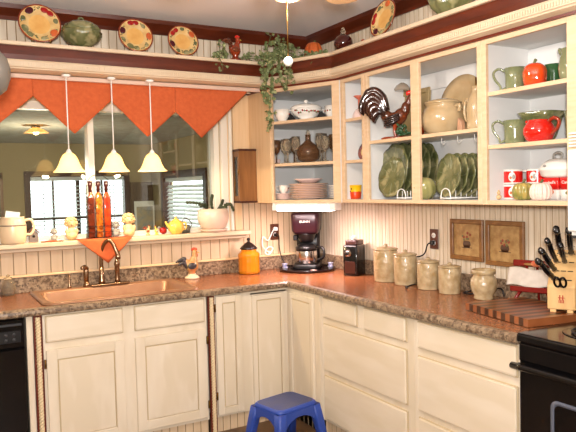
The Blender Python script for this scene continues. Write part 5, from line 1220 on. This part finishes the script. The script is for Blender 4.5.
mug('leaf_mug', 'deep green mug behind and right of the orange pepper jar', (-.12, -2.275, z2), .05, .105, -PI/2, green_d)
t = thing('leaf_pitcher', 'tall pale green pitcher at the right end of the top shelf', 'pitcher', (-.215, -2.445, z2))
b = MB(); b.lathe([(0, 0), (.045, 0), (.055, .02), (.06, .06), (.054, .1), (.046, .12), (.052, .14), (.048, .14), (.04, .115), (0, .02)], seg=48, mod=lambda a, z: 1+.02*math.sin(6*a)); b.tube([(0, .045, .125), (0, .06, .138), (0, .072, .15)], [.018, .014, .006], 8); b.obj('body', green, t)
b = MB(); handle(b, (0, -.05, .13), (0, -.05, .04), (0, -.03, 0), .008); b.obj('handle', green, t)
z1_ = 1.7005
mug('leaf_mug', 'green mug with vine handle, middle shelf left of red pitcher', (-.205, -2.12, z1_), .052, .115, 2.36, green)
t = thing('leaf_bowl', 'wide tilted green leaf dish behind the red pitcher', 'dish', (-.10, -2.19, z1_))
t.scale = (.95, .95, 1.08)
b = MB(); b.lathe([(0, 0), (.05, 0), (.07, .03), (.095, .11), (.12, .135), (.115, .137), (.088, .115), (.06, .03), (0, .012)], seg=60, mod=lambda a, z: 1+(.05*math.sin(5*a) if z > .08 else 0)); b.obj('bowl', green_l, t)
t = thing('red_pitcher', 'shiny round red pitcher on the middle shelf', 'pitcher', (-.225, -2.275, z1_))
b = MB(); b.lathe([(0, 0), (.04, 0), (.058, .012), (.07, .038), (.07, .062), (.058, .085), (.048, .094), (.05, .1), (.046, .1), (.044, .09), (0, .03)], seg=40); b.tube([(0, .05, .082), (0, .062, .092), (0, .07, .102)], [.014, .011, .006], 8); b.obj('body', red_c, t)
b = MB(); b.tube([(0, -.05, .09), (0, -.08, .103), (0, -.105, .088), (0, -.1, .06), (0, -.075, .04), (0, -.065, .035)], [.009, .0085, .008, .008, .008, .009], 10); b.obj('handle', mat('brown_handle', (140,44,20), .15, coat=.5), t)
mug('leaf_mug', 'green mug at the right end of the middle shelf', (-.20, -2.455, z1_), .052, .125, -PI/2, green)
z0_ = BZ
t = thing('tiny_figurine', 'tiny cream snowman-like figurine at the left of the bottom shelf', 'figurine', (-.24, -2.05, z0_))
b = MB(); b.ell((0, 0, .013), (.014, .014, .013)); b.obj('body', bisque, t)
b = MB(); b.ell((0, 0, .033), .009); b.ell((0, 0, .043), (.005, .005, .006)); b.obj('head', bisque, t)
redw = mat('soup_mug_red', (198,26,20), .2, coat=.5)
def soup_mug(label, loc, rz, flip=False):
    t = thing('soup_mug', label, 'mug', loc, rz, 'red and white soup mugs on the bottom shelf')
    r, h = .05, .072
    b = MB(); b.lathe([(0, 0), (r*.9, 0), (r, .006), (r, h*.12), (r, h*.12), (r, h*.88), (r, h*.88), (r, h), (r*.93, h), (r*.9, .01), (0, .01)], seg=40, mats=[0, 0, 0, 0, 1, 1, 0, 0, 0, 0]); b.obj('body', [white_c, redw], t)
    b = MB(); handle(b, (0, r*.98, h*.85), (0, r*.98, h*.2), (0, .03, 0), .0065); b.obj('handle', white_c, t)
    b = MB()
    M0 = Matrix.Translation((-r-.0005, 0, h*.5)) @ Matrix.Diagonal((.003, .017, .023, 1)); tt = bmesh.new(); bmesh.ops.create_uvsphere(tt, u_segments=16, v_segments=10, radius=1); b.merge(tt, 0, True, M0)
    b.ell((-r-.002, -.006, h*.5), (.003, .008, .012), 1); b.ell((-r-.002, .006, h*.45), (.003, .006, .008), 2); b.obj('oval_badge', [white_c, greyfig, terra], t)
    return t
soup_mug('upper red and white soup mug of the left stack', (-.15, -2.055, z0_+.0735), .7)
soup_mug('lower red and white soup mug of the left stack', (-.15, -2.055, z0_), .7)
soup_mug('upper red and white soup mug of the back middle stack', (-.09, -2.155, z0_+.0735), .3); soup_mug('lower red and white soup mug of the back middle stack', (-.09, -2.155, z0_), .3)
for k, lb in enumerate(['red and white soup tin lying in front of the white casserole', 'red and white soup tin at the far right of the bottom shelf']):
    t = thing('soup_tin', lb, 'tin', (-.14, -2.285-.115*k, z0_), 0, 'red and white soup tins on the bottom shelf')
    b = MB(); b.rloops([(0,0,.04,.055,.01,0), (0,0,.04,.055,.01,.045)]); b.rloops([(0,0,.0402,.0552,.01,.045), (0,0,.0402,.0552,.01,.10)], m=1); b.obj('body', [white_c, redw], t)
    text("Campbell's", .019, white_c, t, Matrix.Translation((-.041, 0, .078)) @ FB, .0006)
    b = MB(); b.ell((-.04, -.02, .035), (.002, .012, .012), 0); b.ell((-.04, .012, .03), (.002, .012, .008), 1); b.obj('label_picture', [terra, green], t)
t = thing('casserole_dish', 'white lidded casserole with knob standing on the soup tins', 'casserole', (-.14, -2.31, z0_+.1005))
t.scale = (1.1, 1.1, 1.2)
b = MB(); b.lathe([(0, 0), (.06, 0), (.075, .008), (.082, .028), (.086, .03), (0, .03)], seg=44, sx=.62, sy=1.05); b.obj('dish', white_c, t)
b = MB(); b.lathe([(.086, .03), (.084, .034), (.07, .055), (.04, .07), (.0, .074)], seg=44, sx=.62, sy=1.05); ld = b.obj('lid', white_c, t)
b = MB(); b.tube([(0, .015, .07), (0, .02, .088), (0, 0, .096), (0, -.02, .088), (0, -.015, .07)], .005, 8); b.obj('knob', greyfig, ld)
b = MB(); b.ell((-.0475, .03, .045), (.003, .009, .005), 0, None, 8, 6); b.obj('painted_sprig', greyfig, ld)
pumpkin('green_pumpkin', 'small mottled green pumpkin at the front of the bottom shelf', (-.262, -2.215, z0_), .05, .08, mat('mottled_green', (120,122,60), .2, c2=(176,150,80), scale=26, coat=.4), green_l, n=10, stem=.022)
pumpkin('white_pumpkin', 'small pinkish white ribbed pumpkin right of the green one', (-.262, -2.312, z0_), .05, .078, mat('pink_white_glaze', (226,200,186), .25, coat=.4), stem_m, n=14, stem=.02)

# ------------------------------------------------------------------ camera and light
cam = bpy.data.cameras.new('camera'); co = bpy.data.objects.new('camera', cam); COL.objects.link(co); sc.camera = co
cam.lens = 36*639.19/576; cam.sensor_width = 36; cam.clip_start = .02
yaw, pitch, roll = -.5196, -.0447, -.0242
f = Vector((math.cos(pitch)*math.sin(-yaw), math.cos(pitch)*math.cos(yaw), math.sin(pitch))); r = Vector((math.cos(yaw), math.sin(yaw), 0)); u = r.cross(f)
r2 = math.cos(roll)*r+math.sin(roll)*u; u2 = -math.sin(roll)*r+math.cos(roll)*u
M = Matrix((r2, u2, -f)).transposed().to_4x4(); M.translation = Vector((-2.6774, -4.241, 1.5223)); co.matrix_world = M
def area(name, loc, to, size, e, c):
    l = bpy.data.lights.new(name, 'AREA'); l.energy = e; l.size = size; l.color = c
    o = bpy.data.objects.new(name, l); COL.objects.link(o); o.location = loc; o.rotation_euler = (Vector(to)-Vector(loc)).to_track_quat('-Z', 'Y').to_euler()
area('camera_flash', (-2.72, -4.3, 1.62), (-.6, -.5, 1.45), .07, 62, (1, .96, .95))
area('overhead_fill', (-3.0, -4.2, 2.6), (-2.6, -3.6, 0), 1.2, 26, (1, .93, .86))  # unseen fill added near the camera to even out brightness, no fixture there
area('bounce_fill', (-2.72, -4.35, 1.68), (-2.2, -2.6, 2.64), .15, 215, (1, .95, .92))  # added fill aimed upward to brighten the ceiling and soften the direct flash
def pt(name, loc, e, c, s=.05):
    l = bpy.data.lights.new(name, 'POINT'); l.energy = e; l.color = c; l.shadow_soft_size = s
    o = bpy.data.objects.new(name, l); COL.objects.link(o); o.location = loc
for q in FAN_LIGHTS: pt('fan_light', q, 30, (1, .93, .86), .06)
l = bpy.data.lights.new('tube_light', 'AREA'); l.shape = 'RECTANGLE'; l.size = .42; l.size_y = .05; l.energy = 24; l.color = (1, .72, .70)
o = bpy.data.objects.new('tube_light', l); COL.objects.link(o); o.location = (-.42, -.56, 1.355); o.rotation_euler.z = math.atan2(d_.y, d_.x)
pt('sunroom_light', (-1.9, .95, 1.68), 36, (1, .88, .70), .1)
area('sunroom_day', (-2.6, 2.6, 1.4), (-1.0, .4, .8), .9, 14, (1, .98, .94)) if False else None
w = bpy.data.worlds.new('World'); sc.world = w; w.use_nodes = True
w.node_tree.nodes['Background'].inputs[0].default_value = (.86, .95, 1, 1); w.node_tree.nodes['Background'].inputs[1].default_value = 9.0
sc.view_settings.view_transform = 'Standard'; sc.view_settings.look = 'None'; sc.view_settings.gamma = 1; sc.view_settings.exposure = -1.12
